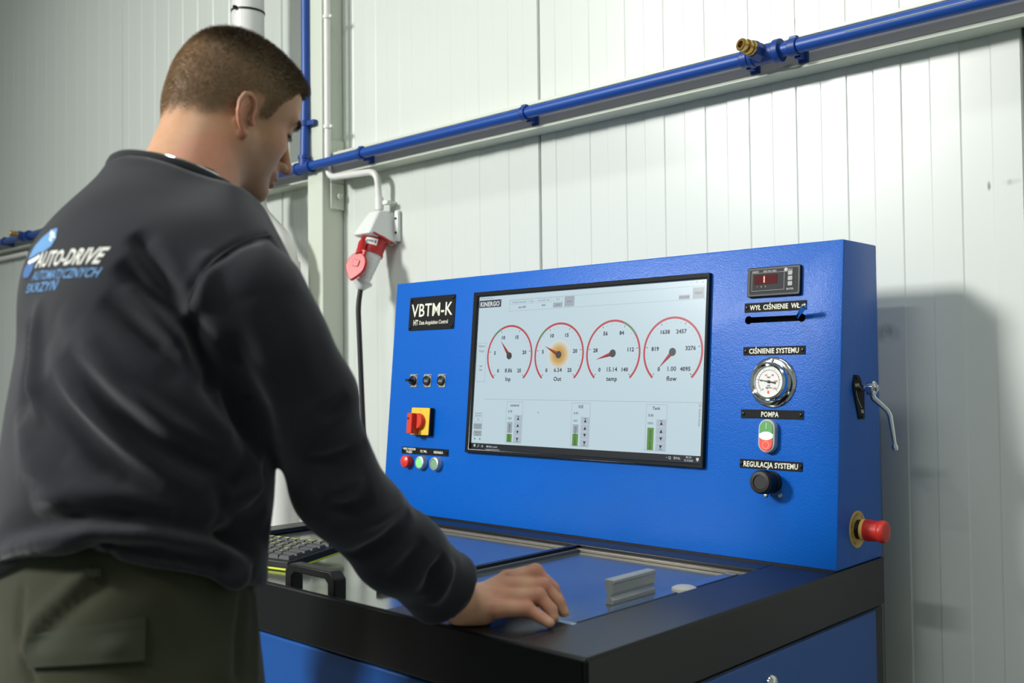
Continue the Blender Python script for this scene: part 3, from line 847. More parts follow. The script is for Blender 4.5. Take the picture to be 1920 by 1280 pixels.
add_text(g2, 'STOP', 0.5527, 0.4936, WI, 0.0050); add_text(g2, 'SKALA', 0.5857, 0.4998, WI, 0.0050)
add_text(g2, 'PODKŁADNIA', 0.8809, 0.4920, WI, 0.0055, 0.008, width=0.023); add_text(g2, 'WYJŚCIE', 0.9131, 0.4985, WI, 0.0055, 0.008, width=0.016)
add_text(g2, 'Wybór', 0.3255, 0.4085, WI, 0.0078); add_text(g2, 'biegu', 0.3255, 0.3975, WI, 0.0078)
add_text(g2, 'Współczynnik', 0.3268, 0.2520, WI, 0.0050, 0.005, width=0.024); add_text(g2, 'wypełnienia %', 0.3268, 0.2465, WI, 0.0050, 0.005, width=0.024)
add_text(g2, '50', 0.3270, 0.2375, WI, 0.0062, 0.005)
add_text(g2, 'Zresetuj pozycję', 0.3262, 0.2245, WI, 0.0048, 0.005, width=0.023); add_text(g2, 'serwomotoru', 0.3262, 0.2190, WI, 0.0048, 0.005, width=0.018)
add_text(g2, 'Ustaw olej', 0.3268, 0.2080, WI, 0.0048, 0.005, width=0.018); add_text(g2, 'test', 0.3268, 0.2025, WI, 0.0048, 0.005)
add_text(g2, 'Kontrola ciśnienia', 0.9262, 0.2560, WI, 0.0062, 0.005, rot=-math.pi / 2, width=0.033)
ringm = MB()
for k in range(12):
    a0, a1 = 2 * math.pi * k / 12, 2 * math.pi * (k + 1) / 12
    ringm.add([(0.9262 + rr * math.cos(a), 0.2795 + rr * math.sin(a), WI) for rr, a in ((0.0026, a0), (0.0031, a0), (0.0031, a1), (0.0026, a1))], [(0, 1, 2, 3)])
sp_(ringm, 'close_ring', scr('ink_grey', (104, 112, 124)))
add_text(g2, 'x', 0.9262, 0.2795, WI, 0.005)
add_text(g2, 'BTM-K systemKinergo', 0.3115, 0.5210, WI, 0.0045, 0.0, width=0.042, align='L')
rect(g2, 0.8950, 0.8990, 0.5198, 0.5202, WI); outline(g2, 0.9075, 0.9105, 0.5185, 0.5215, WI, 0.0004); add_text(g2, 'x', 0.9230, 0.5200, WI, 0.006)
g2.add([(0.5110, 0.2600, WI), (0.5110, 0.2550, WI), (0.5135, 0.2563, WI)], [(0, 1, 2)])
sp_each(g2, 'screen_small_lettering', scr('ink_grey', (104, 112, 124)))
mb = MB(); rect(mb, 0.3092, 0.3803, 0.4985, 0.5160, DW + 0.0004); sp_(mb, 'logo_plate', scr('logo_slate', (52, 66, 84)))
mb = MB(); add_text(mb, 'KINERGO', 0.3440, 0.5070, WI, 0.0150, 0.03, width=0.062)
outline(mb, 0.3764, 0.3780, 0.5118, 0.5134, WI, 0.0004); sp_(mb, 'logo_lettering', scr('logo_white', (236, 240, 240)))

# ---- name plate
np_ = panel_part(MB().rrect(0.1408, 0.4955, 0.1665, 0.0840, 0.003, 0.0, 0.0025), 'name_plate', M_PLATE, bevel=0.0006)
mb = MB(); add_text(mb, 'VBTM-K', 0.1415, 0.5045, 0.0028, 0.046, 0.008, width=0.150)
add_text(mb, 'HT', 0.0765, 0.4735, 0.0028, 0.0185, 0.02, align='L', width=0.0175); add_text(mb, 'Data Acquisition Control', 0.0985, 0.4725, 0.0028, 0.0135, 0.012, width=0.104, align='L')
sp_each(mb, 'plate_lettering', M_ENGR, np_)
for u in (0.0650, 0.2165):
    for v in (0.4610, 0.5300):
        panel_part(lat([(0.0040, 0), (0.0040, 0.0012), (0.0030, 0.0026), (0.0012, 0.0030)], u, v, 0.0025, 14), 'screw', M_SCREWB, parent=np_)

# ---- three flush sockets
for i, u in enumerate((0.0890, 0.1405, 0.1920)):
    s = panel_part(MB().rrect(u, 0.3277, 0.027, 0.0325, 0.003, 0.0, 0.0022), 'usb_socket', mat('nickel_flange', (190, 192, 186), rough=0.3, metal=0.7), bevel=0.0005)
    panel_part(lat([(0.0118, 0), (0.0118, 0.0042), (0.0100, 0.0050), (0.0090, 0.0040)], u, 0.3277, 0.0022), 'socket_ring', M_BLACK, parent=s)
    sl = MB(); rect(sl, u - 0.0062, u + 0.0062, 0.3250, 0.3285, 0.0066); outline(sl, u - 0.0068, u + 0.0068, 0.3240, 0.3310, 0.0067, 0.0007)
    panel_part(sl, 'socket_slot', mat('socket_slot_grey', (150, 152, 150), rough=0.3, metal=0.6), parent=s, smooth=False)
    for sx, sy in ((1, 1), (-1, -1)):
        panel_part(lat([(0.0018, 0), (0.0018, 0.0008), (0.0008, 0.0012)], u + sx * 0.0105, 0.3277 + sy * 0.0130, 0.0022, 10), 'screw', M_SCREWB, parent=s)
    if i == 0:
        panel_part(MB().rrect(u, 0.3277, 0.013, 0.006, 0.0015, 0.004, 0.024), 'usb_dongle', M_BLACK, parent=s, bevel=0.001)

# ---- red and yellow main switch
M_YEL = mat('yellow_plastic', (232, 184, 52), rough=0.45)
M_SWRED = mat('switch_red', (206, 54, 34), rough=0.4)
sw = panel_part(MB().rrect(0.1385, 0.2270, 0.0670, 0.0680, 0.003, 0.0, 0.0130), 'main_switch', M_BLACK, bevel=0.001)
panel_part(MB().rrect(0.1375, 0.2275, 0.0660, 0.0660, 0.003, 0.0130, 0.0150), 'switch_plate', M_YEL, parent=sw, bevel=0.0006)
panel_part(lat([(0.0190, 0), (0.0190, 0.010), (0.0175, 0.012), (0.001, 0.012)], 0.1375, 0.2275, 0.015, 30), 'switch_dial', M_SWRED, parent=sw)
panel_part(MB().rrect(0.1265, 0.2215, 0.0180, 0.0500, 0.002, 0.015, 0.040), 'switch_handle', M_SWRED, parent=sw, bevel=0.0015)
panel_part(lat([(0.003, 0), (0.003, 0.0006)], 0.1225, 0.2330, 0.0400, 12), 'padlock_hole', M_BLACK, parent=sw)
mb = MB(); rect(mb, 0.1370, 0.1380, 0.2510, 0.2570, 0.0152); panel_part(mb, 'switch_mark', mat('brown_mark', (120, 90, 40)), parent=sw, smooth=False)

# ---- caption strip and three lights
def strip(uc, vc, w, h, texts, size, name='caption_strip', screws=None):
    s = panel_part(MB().rrect(uc, vc, w, h, 0.0008, 0.0, 0.0018), name, M_PLATE, bevel=0.0003)
    t = MB()
    for (txt, u, v, sz, wd) in texts: add_text(t, txt, u, v, 0.0021, sz, 0.022, width=wd)
    sp_each(t, 'strip_lettering', M_ENGR, s)
    for u in (screws or (uc - w / 2 + 0.0050, uc + w / 2 - 0.0050)):
        panel_part(lat([(0.0030, 0), (0.0030, 0.0010), (0.0022, 0.0020), (0.0008, 0.0022)], u, vc, 0.0018, 12), 'screw', M_SCREWB, parent=s)
    return s
strip(0.1462, 0.1552, 0.1685, 0.0165, [('NISKI POZIOM', 0.0900, 0.1588, 0.0075, 0.046), ('OLEJU', 0.0900, 0.1520, 0.0075, 0.022), ('PC WŁ.', 0.1440, 0.1552, 0.0080, 0.024), ('GRZAŁKA', 0.1960, 0.1552, 0.0080, 0.033)], 0.008,
      screws=(0.0655, 0.2260))
M_RING = mat('silver_button_ring', (190, 194, 192), rough=0.32, metal=0.6)
l1 = panel_part(lat([(0.0150, 0), (0.0155, 0.002), (0.0155, 0.012), (0.0140, 0.0165), (0.009, 0.0190), (0.001, 0.0198)], 0.0905, 0.1278), 'signal_light', mat('red_signal_lens', (214, 52, 44), rough=0.3))
for u, nm, rgb, e in ((0.1420, 'push_button', (128, 220, 134), 0.45), (0.1945, 'push_button', (120, 160, 126), 0.0)):
    rg = panel_part(lat([(0.0165, 0), (0.0165, 0.010), (0.0150, 0.0135), (0.0122, 0.0142), (0.0118, 0.012)], u, 0.1276), nm, M_RING)
    panel_part(lat([(0.0118, 0), (0.0118, 0.0005), (0.0110, 0.0014), (0.001, 0.0016)], u, 0.1276, 0.0118), 'button_lens', mat('green_lens_%d' % int(e * 100), rgb, rough=0.3, emit=(100, 240, 120) if e else None, estr=e), parent=rg)

# ---- right column of instruments
dg_ = panel_part(MB().rrect(1.0762, 0.5098, 0.1078, 0.0552, 0.004, 0.0, 0.0080), 'digital_gauge', M_BLACK, bevel=0.0015)
panel_part(MB().rrect(1.0762, 0.5098, 0.0970, 0.0450, 0.002, 0.0080, 0.0086), 'gauge_face', mat('graphite_face', (52, 54, 56), rough=0.6, spec=0.15), parent=dg_)
panel_part(MB().rrect(1.0610, 0.5140, 0.0470, 0.0175, 0.001, 0.0086, 0.0092), 'led_window', mat('dark_red_window', (60, 8, 11), rough=0.6, spec=0.15, emit=(110, 8, 14), estr=0.15), parent=dg_)
seg_off, seg_on = MB(), MB()
for k in range(4):
    u = 1.0430 + k * 0.0118; v = 0.5140; a, h = 0.0034, 0.0062; t = 0.0010
    segs = dict(a=(u - a, u + a, v + h - t, v + h + t), g=(u - a, u + a, v - t, v + t), d=(u - a, u + a, v - h - t, v - h + t),
                f=(u - a - t, u - a + t, v, v + h), e=(u - a - t, u - a + t, v - h, v), b=(u + a - t, u + a + t, v, v + h), c=(u + a - t, u + a + t, v - h, v))
    for nm, r4 in segs.items():
        rect(seg_on if (k == 1 and nm in 'bc') else seg_off, *r4, 0.0094)
tag(panel_part(seg_off, 'led_segments_dim', mat('led_dim', (58, 8, 11), rough=0.6, spec=0.15, emit=(130, 14, 18), estr=0.16), parent=dg_, smooth=False), kind='stuff')
panel_part(seg_on, 'led_digit', mat('led_on', (255, 70, 60), rough=0.3, emit=(255, 84, 64), estr=3.0), parent=dg_, smooth=False)
mb = MB(); outline(mb, 1.0325, 1.0985, 0.4930, 0.5265, 0.0088, 0.0005)
add_text(mb, 'SIMEX', 1.0400, 0.5290, 0.0088, 0.0042, 0.02, width=0.014); add_text(mb, 'SRP-94-1821', 1.0690, 0.5290, 0.0088, 0.0042, 0.02, width=0.026)
for i, l in enumerate(('1', 'A', 'B')): add_text(mb, l, 1.0440 + i * 0.0085, 0.5010, 0.0088, 0.0042)
add_text(mb, 'MENU', 1.1105, 0.5290, 0.0088, 0.0036, 0.01, width=0.009); add_text(mb, 'ENTER', 1.1105, 0.4935, 0.0088, 0.0046, 0.02, width=0.014)
tag(panel_part(mb, 'face_print', mat('face_print', (176, 178, 176), rough=0.6), parent=dg_, smooth=False), kind='stuff')
for k in range(3):
    v = 0.5228 - k * 0.0098
    bt_ = panel_part(MB().rrect(1.1105, v, 0.0088, 0.0078, 0.001, 0.0086, 0.0096), 'face_button', mat('face_button_grey', (150, 152, 150), rough=0.5), parent=dg_)
panel_part(lat([(0.0036, 0), (0.0036, 0.0003)], 1.1015, 0.5292, 0.0086, 16), 'face_emblem', mat('face_print', (176, 178, 176)), parent=dg_)

strip(1.0775, 0.4635, 0.1255, 0.0175, [('WYŁ', 1.0375, 0.4635, 0.0130, 0.0225), ('CIŚNIENIE', 1.0790, 0.4635, 0.0130, 0.0500), ('WŁ', 1.1185, 0.4635, 0.0130, 0.0170)], 0.013)
lv = panel_part(MB().tube([(1.1230, 0.4404, -0.02), (1.1250, 0.4420, 0.004), (1.1530, 0.4560, 0.036)], [0.0042, 0.0042, 0.0046], 14), 'slot_lever', M_CHROME)
panel_part(lat([(0.001, 0), (0.0040, 0.0008), (0.0048, 0.003), (0.0040, 0.006), (0.001, 0.007)], 1.1535, 0.4562, 0.034, 14), 'lever_tip', M_CHROME, parent=lv)
strip(1.0776, 0.3822, 0.1250, 0.0158, [('CIŚNIENIE SYSTEMU', 1.0776, 0.3822, 0.0130, 0.1000)], 0.013)
strip(1.0772, 0.2660, 0.1255, 0.0160, [('POMPA', 1.0740, 0.2660, 0.0130, 0.0350)], 0.013)
strip(1.0776, 0.1745, 0.1250, 0.0165, [('REGULACJA SYSTEMU', 1.0776, 0.1745, 0.0135, 0.1085)], 0.0135, screws=(1.0182, 1.1370))

# pressure gauge
GU, GVv = 1.0775, 0.3243
pg = panel_part(lat([(0.0460, 0), (0.0465, 0.002), (0.0450, 0.0045), (0.0430, 0.0055), (0.0360, 0.0055), (0.034, 0.0058)], GU, GVv, 0, 48), 'pressure_gauge', M_CHROME)
panel_part(lat([(0.0362, 0.005), (0.0362, 0.015), (0.0345, 0.0195), (0.0320, 0.0205), (0.0285, 0.0190), (0.0275, 0.0140), (0.0270, 0.0139)], GU, GVv, 0, 48), 'gauge_bezel', M_CHROME, parent=pg)
panel_part(lat([(0.0282, 0), (0.0282, 0.0006), (0.001, 0.00062)], GU, GVv, 0.0150, 40), 'gauge_dial', mat('dial_white', (206, 206, 202), rough=0.35, coat=0.6), parent=pg)
ink_, red_ = MB(), MB()
WD = 0.0160
def garc(mb_, a0, a1, r0, r1, n=20):
    p = []
    for k in range(n + 1):
        a = math.radians(a0 + (a1 - a0) * k / n)
        p += [(GU + r0 * math.cos(a), GVv + r0 * math.sin(a), WD), (GU + r1 * math.cos(a), GVv + r1 * math.sin(a), WD)]
    mb_.add(p, [(2 * k, 2 * k + 1, 2 * k + 3, 2 * k + 2) for k in range(n)])
garc(ink_, -45, 225, 0.0205, 0.0210, 40)
for k in range(21):
    a = math.radians(225 - 270 * k / 20); d = Vector((math.cos(a), math.sin(a), 0)); s = Vector((-d.y, d.x, 0)) * 0.0003
    c = Vector((GU, GVv, WD)); r0, r1 = (0.0205, 0.0248) if k % 4 == 0 else (0.0205, 0.0225)
    ink_.add([c + d * r0 - s, c + d * r1 - s, c + d * r1 + s, c + d * r0 + s], [(0, 1, 2, 3)])
for l, dx, dy, m_ in (('0', -0.012, -0.014, 0), ('40', -0.0155, 0.002, 0), ('60', -0.006, 0.012, 1), ('80', 0.0075, 0.012, 1), ('100', 0.014, 0.001, 1), ('120', 0.0115, -0.012, 1), ('bar', 0.0, 0.0085, 0), ('psi', 0.0, -0.0065, 0), ('kg/cm', 0.0, -0.0105, 0)):
    add_text(red_ if m_ else ink_, l, GU + dx, GVv + dy, WD, 0.0050, 0.012)
rect(red_, GU - 0.0022, GU + 0.0012, GVv - 0.0215, GVv - 0.0165, WD)
tag(panel_part(ink_, 'dial_print', mat('dial_ink', (40, 40, 44), rough=0.6), parent=pg, smooth=False), kind='stuff')
tag(panel_part(red_, 'dial_red_print', mat('dial_red', (206, 60, 50), rough=0.6), parent=pg, smooth=False), kind='stuff')
nd = MB(); a = math.radians(170); d = Vector((math.cos(a), math.sin(a), 0)); s = Vector((-d.y, d.x, 0)); c = Vector((GU, GVv, 0.0168))
nd.add([c + d * 0.022 + s * 0.0003, c + d * 0.022 - s * 0.0003, c - s * 0.0012, c - d * 0.014 - s * 0.0018, c - d * 0.014 + s * 0.0018, c + s * 0.0012], [(0, 5, 4, 3, 2, 1)])
lat([(0.0028, 0), (0.0028, 0.0012), (0.001, 0.0014)], GU, GVv, 0.0165, 14, nd)
panel_part(nd, 'dial_pointer', M_BLACK, parent=pg, smooth=False)
for k in range(3):
    a = math.radians(90 + 120 * k)
    panel_part(lat([(0.0036, 0), (0.0036, 0.0015), (0.0026, 0.0032), (0.001, 0.0036)], GU + 0.0400 * math.cos(a), GVv + 0.0400 * math.sin(a), 0.0055, 14), 'screw', M_ZINC, parent=pg)

# twin push button
BU, BV = 1.0745, 0.2265
pb = panel_part(MB().rrect(BU, BV, 0.0330, 0.0600, 0.0164, 0.0, 0.0140, n=10), 'twin_button', mat('silver_grey_plastic', (176, 182, 184), rough=0.4), bevel=0.002)
def half(sgn):
    pts = []
    for k in range(13):
        a = math.radians(180 * k / 12)
        pts.append((BU + 0.0132 * math.cos(a), BV + sgn * (0.0140 + 0.0132 * math.sin(a))))
    for k in range(9):
        t = -1 + 2 * k / 8
        pts.append((BU + 0.0132 * t, BV + sgn * (0.0035 + 0.0045 * (1 - t * t))))
    return pts
panel_part(MB().prism(half(1), 0.014, 0.0155), 'start_button', mat('button_green', (70, 142, 66), rough=0.4), parent=pb, bevel=0.0004)
panel_part(MB().prism(half(-1), 0.014, 0.0155), 'stop_button', mat('button_red', (222, 58, 40), rough=0.4), parent=pb, bevel=0.0004)
lens = []
for k in range(13):
    t = -1 + 2 * k / 12; lens.append((BU + 0.0130 * t, BV + 0.0026 + 0.0048 * (1 - t * t)))
for k in range(13):
    t = 1 - 2 * k / 12; lens.append((BU + 0.0130 * t, BV - 0.0026 - 0.0048 * (1 - t * t)))
panel_part(MB().prism(lens, 0.014, 0.0160), 'pilot_lamp', mat('pilot_lens', (190, 240, 210), rough=0.3, emit=(190, 255, 214), estr=0.8), parent=pb)
mb = MB(); rect(mb, BU - 0.0006, BU + 0.0006, BV + 0.0125, BV + 0.0235, 0.0157)
panel_part(mb, 'start_mark', mat('mark_pale', (170, 215, 160)), parent=pb, smooth=False)
mb = MB(); p = []
for k in range(25):
    a = 2 * math.pi * k / 24
    p += [(BU + r_ * math.cos(a), BV - 0.0165 + r_ * math.sin(a), 0.0157) for r_ in (0.0058, 0.0068)]
mb.add(p, [(2 * k, 2 * k + 1, 2 * k + 3, 2 * k + 2) for k in range(24)])
panel_part(mb, 'stop_mark', mat('mark_rose', (240, 150, 130)), parent=pb, smooth=False)

# regulator knob
KU, KV = 1.0810, 0.1440
kb = panel_part(lat([(0.0200, 0), (0.0200, 0.006), (0.0180, 0.008), (0.0175, 0.018), (0.0205, 0.020), (0.0205, 0.042), (0.0185, 0.0445), (0.0130, 0.0450), (0.0125, 0.0430), (0.001, 0.0430)], KU, KV, 0, 36), 'regulator_knob', M_BLACK)
rib = MB()
for k in range(30):
    a = 2 * math.pi * k / 30
    rib.box((KU + 0.0205 * math.cos(a) - 0.0008, KV + 0.0205 * math.sin(a) - 0.0008, 0.021), (KU + 0.0205 * math.cos(a) + 0.0008, KV + 0.0205 * math.sin(a) + 0.0008, 0.0415))
tag(panel_part(rib, 'knob_knurling', M_BLACK, parent=kb), kind='stuff')
for u, v in ((1.0700, 0.1205), (1.0985, 0.1215)):
    panel_part(lat([(0.0042, 0), (0.0042, 0.002), (0.003, 0.0036), (0.001, 0.004)], u, v, 0, 14), 'screw', M_ZINC, parent=kb)

# ---- right side: valve lever and emergency stop
def side_part(mb, name, m, parent=bench, **kw): return mb.build(name, m, parent, M=SIDE, **kw)
LZ = CAMZ - 0.0385
vp = side_part(MB().prism([(1.7185, CAMZ - 0.0145), (1.7330, CAMZ - 0.0150), (1.7400, CAMZ - 0.0200), (1.7560, CAMZ - 0.0480), (1.7545, CAMZ - 0.0945), (1.7325, CAMZ - 0.0935), (1.7110, CAMZ - 0.0400), (1.7105, CAMZ - 0.0300)], 0, 0.0025), 'valve_plate', M_PLATE, bevel=0.0004)
mb = MB(); add_text(mb, 'WYŁ', 1.7260, CAMZ - 0.0330, 0.0028, 0.0090, 0.02, width=0.018); add_text(mb, 'WŁ', 1.7450, CAMZ - 0.0800, 0.0028, 0.0090, 0.02, width=0.012)
p = []
for k in range(9):
    t = k / 8
    c = Vector((1.7215 + 0.021 * t ** 1.6, CAMZ - 0.0430 - 0.031 * t, 0.0028))
    p += [c - Vector((0.0007, 0, 0)), c + Vector((0.0007, 0, 0))]
mb.add(p, [(2 * k, 2 * k + 1, 2 * k + 3, 2 * k + 2) for k in range(8)])
side_part(mb, 'valve_lettering', M_ENGR, parent=vp, smooth=False)
for y, z in ((1.7245, CAMZ - 0.0205), (1.7435, CAMZ - 0.0895)):
    side_part(MB().lathe([(0.0030, 0), (0.0030, 0.001), (0.0015, 0.002)], (y, z, 0.0025), (0, 0, 1), 10), 'screw', M_SCREWB, parent=vp)
HY = 1.7365
hub = side_part(MB().lathe([(0.0060, 0.0025), (0.0060, 0.017), (0.0125, 0.018), (0.0130, 0.022), (0.0130, 0.029), (0.0110, 0.031), (0.0060, 0.0315), (0.0058, 0.035), (0.004, 0.0365)], (HY, LZ, 0), (0, 0, 1), 24), 'valve_lever', M_CHROME)
arm = MB().tube([(HY, LZ - 0.006, 0.0245), (HY + 0.004, LZ - 0.018, 0.026), (HY + 0.012, LZ - 0.039, 0.046), (HY + 0.014, LZ - 0.048, 0.0500), (HY + 0.018, LZ - 0.1005, 0.0560)], [0.0060, 0.0052, 0.0045, 0.0046, 0.0036], 14)
side_part(arm, 'lever_arm', M_CHROME, parent=hub)
side_part(MB().lathe([(0.001, -0.007), (0.0045, -0.005), (0.0058, 0.0), (0.0045, 0.005), (0.001, 0.007)], (HY + 0.018, LZ - 0.104, 0.0562), (0.1, -1, 0.1), 16), 'lever_tip', M_CHROME, parent=hub)

EY, EZ = 1.7195, CAMZ - 0.2868
es = side_part(MB().lathe([(0.0325, 0), (0.0325, 0.0014), (0.001, 0.0015)], (EY, EZ, 0), (0, 0, 1), 40), 'emergency_stop', mat('yellow_disc', (196, 168, 92), rough=0.5))
mb = MB()
for txt, a_mid in (('EMERGENCY STOP', 90), ('NOT-HALT', 200), ('ARRÊT', 320)):
    n = len(txt)
    for i, ch in enumerate(txt):
        a = math.radians(a_mid + (n / 2 - i) * 11)
        add_text(mb, ch, EY + 0.0265 * math.cos(a), EZ + 0.0265 * math.sin(a), 0.0018, 0.0062, 0.01, rot=a - math.pi / 2)
tag(side_part(mb, 'disc_lettering', mat('disc_ink', (110, 92, 52), rough=0.6), parent=es, smooth=False), kind='stuff')
side_part(MB().lathe([(0.0170, 0.0014), (0.0170, 0.012), (0.0150, 0.012)], (EY, EZ, 0), (0, 0, 1), 30), 'stop_collar', M_BLACK, parent=es)
side_part(MB().lathe([(0.0185, 0.010), (0.0190, 0.011), (0.0190, 0.0160), (0.0170, 0.0165)], (EY, EZ, 0), (0, 0, 1), 30), 'stop_yellow_ring', mat('pale_yellow_plastic', (230, 190, 96), rough=0.4), parent=es)
side_part(MB().lathe([(0.0185, 0.0150), (0.0192, 0.018), (0.0180, 0.036), (0.0176, 0.040), (0.0196, 0.043), (0.0196, 0.049), (0.0170, 0.0530), (0.0100, 0.0550), (0.001, 0.0556)], (EY, EZ, 0), (0, 0, 1), 36), 'stop_mushroom', mat('estop_red', (196, 44, 34), rough=0.4), parent=es)

# ------------------------------------------------------------------ things on the worktop
ZS = ZT - 0.012
blk = thing('aluminium_block', (-0.958, 1.26, ZS), 'grooved grey aluminium block standing on the bench tray', 'block')
pr = [(-0.007, 0), (0.007, 0), (0.007, 0.008), (0.0035, 0.011), (0.0035, 0.014), (0.007, 0.018), (0.007, 0.032), (0.009, 0.033), (0.009, 0.0385), (-0.009, 0.0385), (-0.009, 0.033), (-0.007, 0.032), (-0.007, 0.018), (-0.0035, 0.014), (-0.0035, 0.011), (-0.007, 0.008)]
m_ = MB().prism(pr, 0, 0.112)
m_.xf(Matrix.Translation((-0.964, 1.238, ZS)) @ Matrix(((1, 0, 0, 0), (0.02, 0, 1, 0), (0, 1, 0, 0), (0, 0, 0, 1))))
m_.build('block_body', M_ALU, blk, bevel=0.0012)
puck = tag(MB().lathe([(0.020, 0), (0.021, 0.002), (0.020, 0.006), (0.015, 0.0085), (0.001, 0.0092)], (-0.930, 1.392, ZS + 0.0002), (0, 0, 1), 28).build('round_pad', mat('milky_plastic', (214, 210, 206), rough=0.5), loc=(-0.94, 1.405, ZS)), 'small round milky pad on the tray beside the block', 'pad')
st = tag(MB().box((-1.02, 1.083, ZS), (-0.905, 1.108, ZS + 0.004)).build('plastic_strip', mat('pale_teal_plastic', (168, 192, 196), rough=0.25), bevel=0.001, loc=(-0.96, 1.1, ZS)), 'pale teal plastic strip on the tray by the fingertips', 'strip')

# keyboard
KA = math.radians(11)
KM = Matrix.Translation((-1.560, 1.062, ZS)) @ Matrix.Rotation(KA, 4, 'Z') @ Matrix.Rotation(math.radians(4), 4, 'X')
kbd = thing('keyboard', (-1.75, 1.13, ZS), 'black keyboard with lime key legends on the bench tray', 'keyboard')
M_LIME = mat('lime_plastic', (196, 206, 40), rough=0.4)
KW, KD = 0.42, 0.150
MB().box((-KW, 0.0, 0.0015), (0.0, KD, 0.006)).build('lime_base', M_LIME, kbd, M=KM, bevel=0.001)
MB().box((-KW - 0.001, -0.001, 0.006), (0.001, KD + 0.001, 0.019)).build('keyboard_case', M_BLACK, kbd, M=KM, bevel=0.002)
M_KEY = mat('key_grey', (52, 54, 56), rough=0.5)
M_LEG = mat('lime_legend', (206, 212, 110), rough=0.5)
rows = ['`1234567890-=<', 'QWERTYUIOP[]\\', 'ASDFGHJKL;\'#', 'ZXCVBNM,./^', '']
kw, kd = 0.0185, 0.0185
def add_key(x, y, w, legend):
    k = MB()
    a, b_ = 0.0006, 0.0022
    lo = [(x + a, y + a), (x + w - a, y + a), (x + w - a, y + kd - a), (x + a, y + kd - a)]
    hi = [(x + b_, y + b_ + 0.0004), (x + w - b_, y + b_ + 0.0004), (x + w - b_, y + kd - b_ + 0.0004), (x + b_, y + kd - b_ + 0.0004)]
    k.add([(p[0], p[1], 0.019) for p in lo] + [(p[0], p[1], 0.0255) for p in hi], [(4, 5, 6, 7), (0, 1, 5, 4), (1, 2, 6, 5), (2, 3, 7, 6), (3, 0, 4, 7)])
    o = k.build('key', M_KEY, kbd, M=KM, smooth=False)
    if legend:
        t = MB(); add_text(t, legend, x + w * 0.45, y + kd * 0.55, 0.0257, 0.0120, 0.03)
        t.build('key_legend', M_LEG, o, M=KM, smooth=False)
x_r = -0.008
for r in range(6):
    y = 0.010 + r * 0.0205 + (0.004 if r == 5 else 0)
    if r == 0:
        ks = [(1.25, ''), (1.25, ''), (1.25, ''), (1.25, ''), (6.2, ''), (1.25, ''), (1.25, ''), (1.25, '')]
    elif r == 5:
        ks = [(1.0, l) for l in ('P', 'S', 'F12', 'F11', 'F10', 'F9', 'F8', 'F7', 'F6', 'F5', 'F4', 'F3', 'F2', 'F1', 'Esc')] + [(0.6, '')]
    else:
        s = rows[4 - r]
        ks = [(1.6 + 0.2 * (r % 3), '')] + [(1.0, ch) for ch in reversed(s)] + [(1.0, '')] * 2
    x = x_r
    for w, l in ks:
        wx = w * kw * 1.18
        if x - wx < -KW + 0.006: break
        add_key(x - wx, y, wx, l)
        x -= wx
# ------------------------------------------------------------------ the man: signed-distance modelling
f32 = np.float32
def V(*a): return np.array(a, dtype=f32)
def smin(a, b, k):
    h = np.clip(0.5 + 0.5 * (b - a) / k, 0, 1)
    return b + (a - b) * h - k * h * (1 - h)
def smax(a, b, k): return -smin(-a, -b, k)
def cone(p, a, b, ra, rb):
    a = np.asarray(a, f32); b = np.asarray(b, f32)
    ab = b - a; t = np.clip(((p - a) @ ab) / float(ab @ ab), 0, 1)
    q = p - a - t[:, None] * ab
    return np.sqrt((q * q).sum(1)) - (ra + (rb - ra) * t)
def chain(p, pts, rs, k=0.0):
    d = None
    for i in range(len(pts) - 1):
        c = cone(p, pts[i], pts[i + 1], rs[i], rs[i + 1])
        d = c if d is None else (np.minimum(d, c) if k == 0 else smin(d, c, k))
    return d
def ball(p, c, r): 
    q = p - np.asarray(c, f32); return np.sqrt((q * q).sum(1)) - r
def ell(p, c, r, R=None):
    q = p - np.asarray(c, f32)
    if R is not None: q = q @ np.asarray(R, f32).T
    r = np.asarray(r, f32)
    k0 = np.sqrt(((q / r) ** 2).sum(1)); k1 = np.sqrt(((q / (r * r)) ** 2).sum(1))
    return k0 * (k0 - 1) / np.maximum(k1, 1e-6)

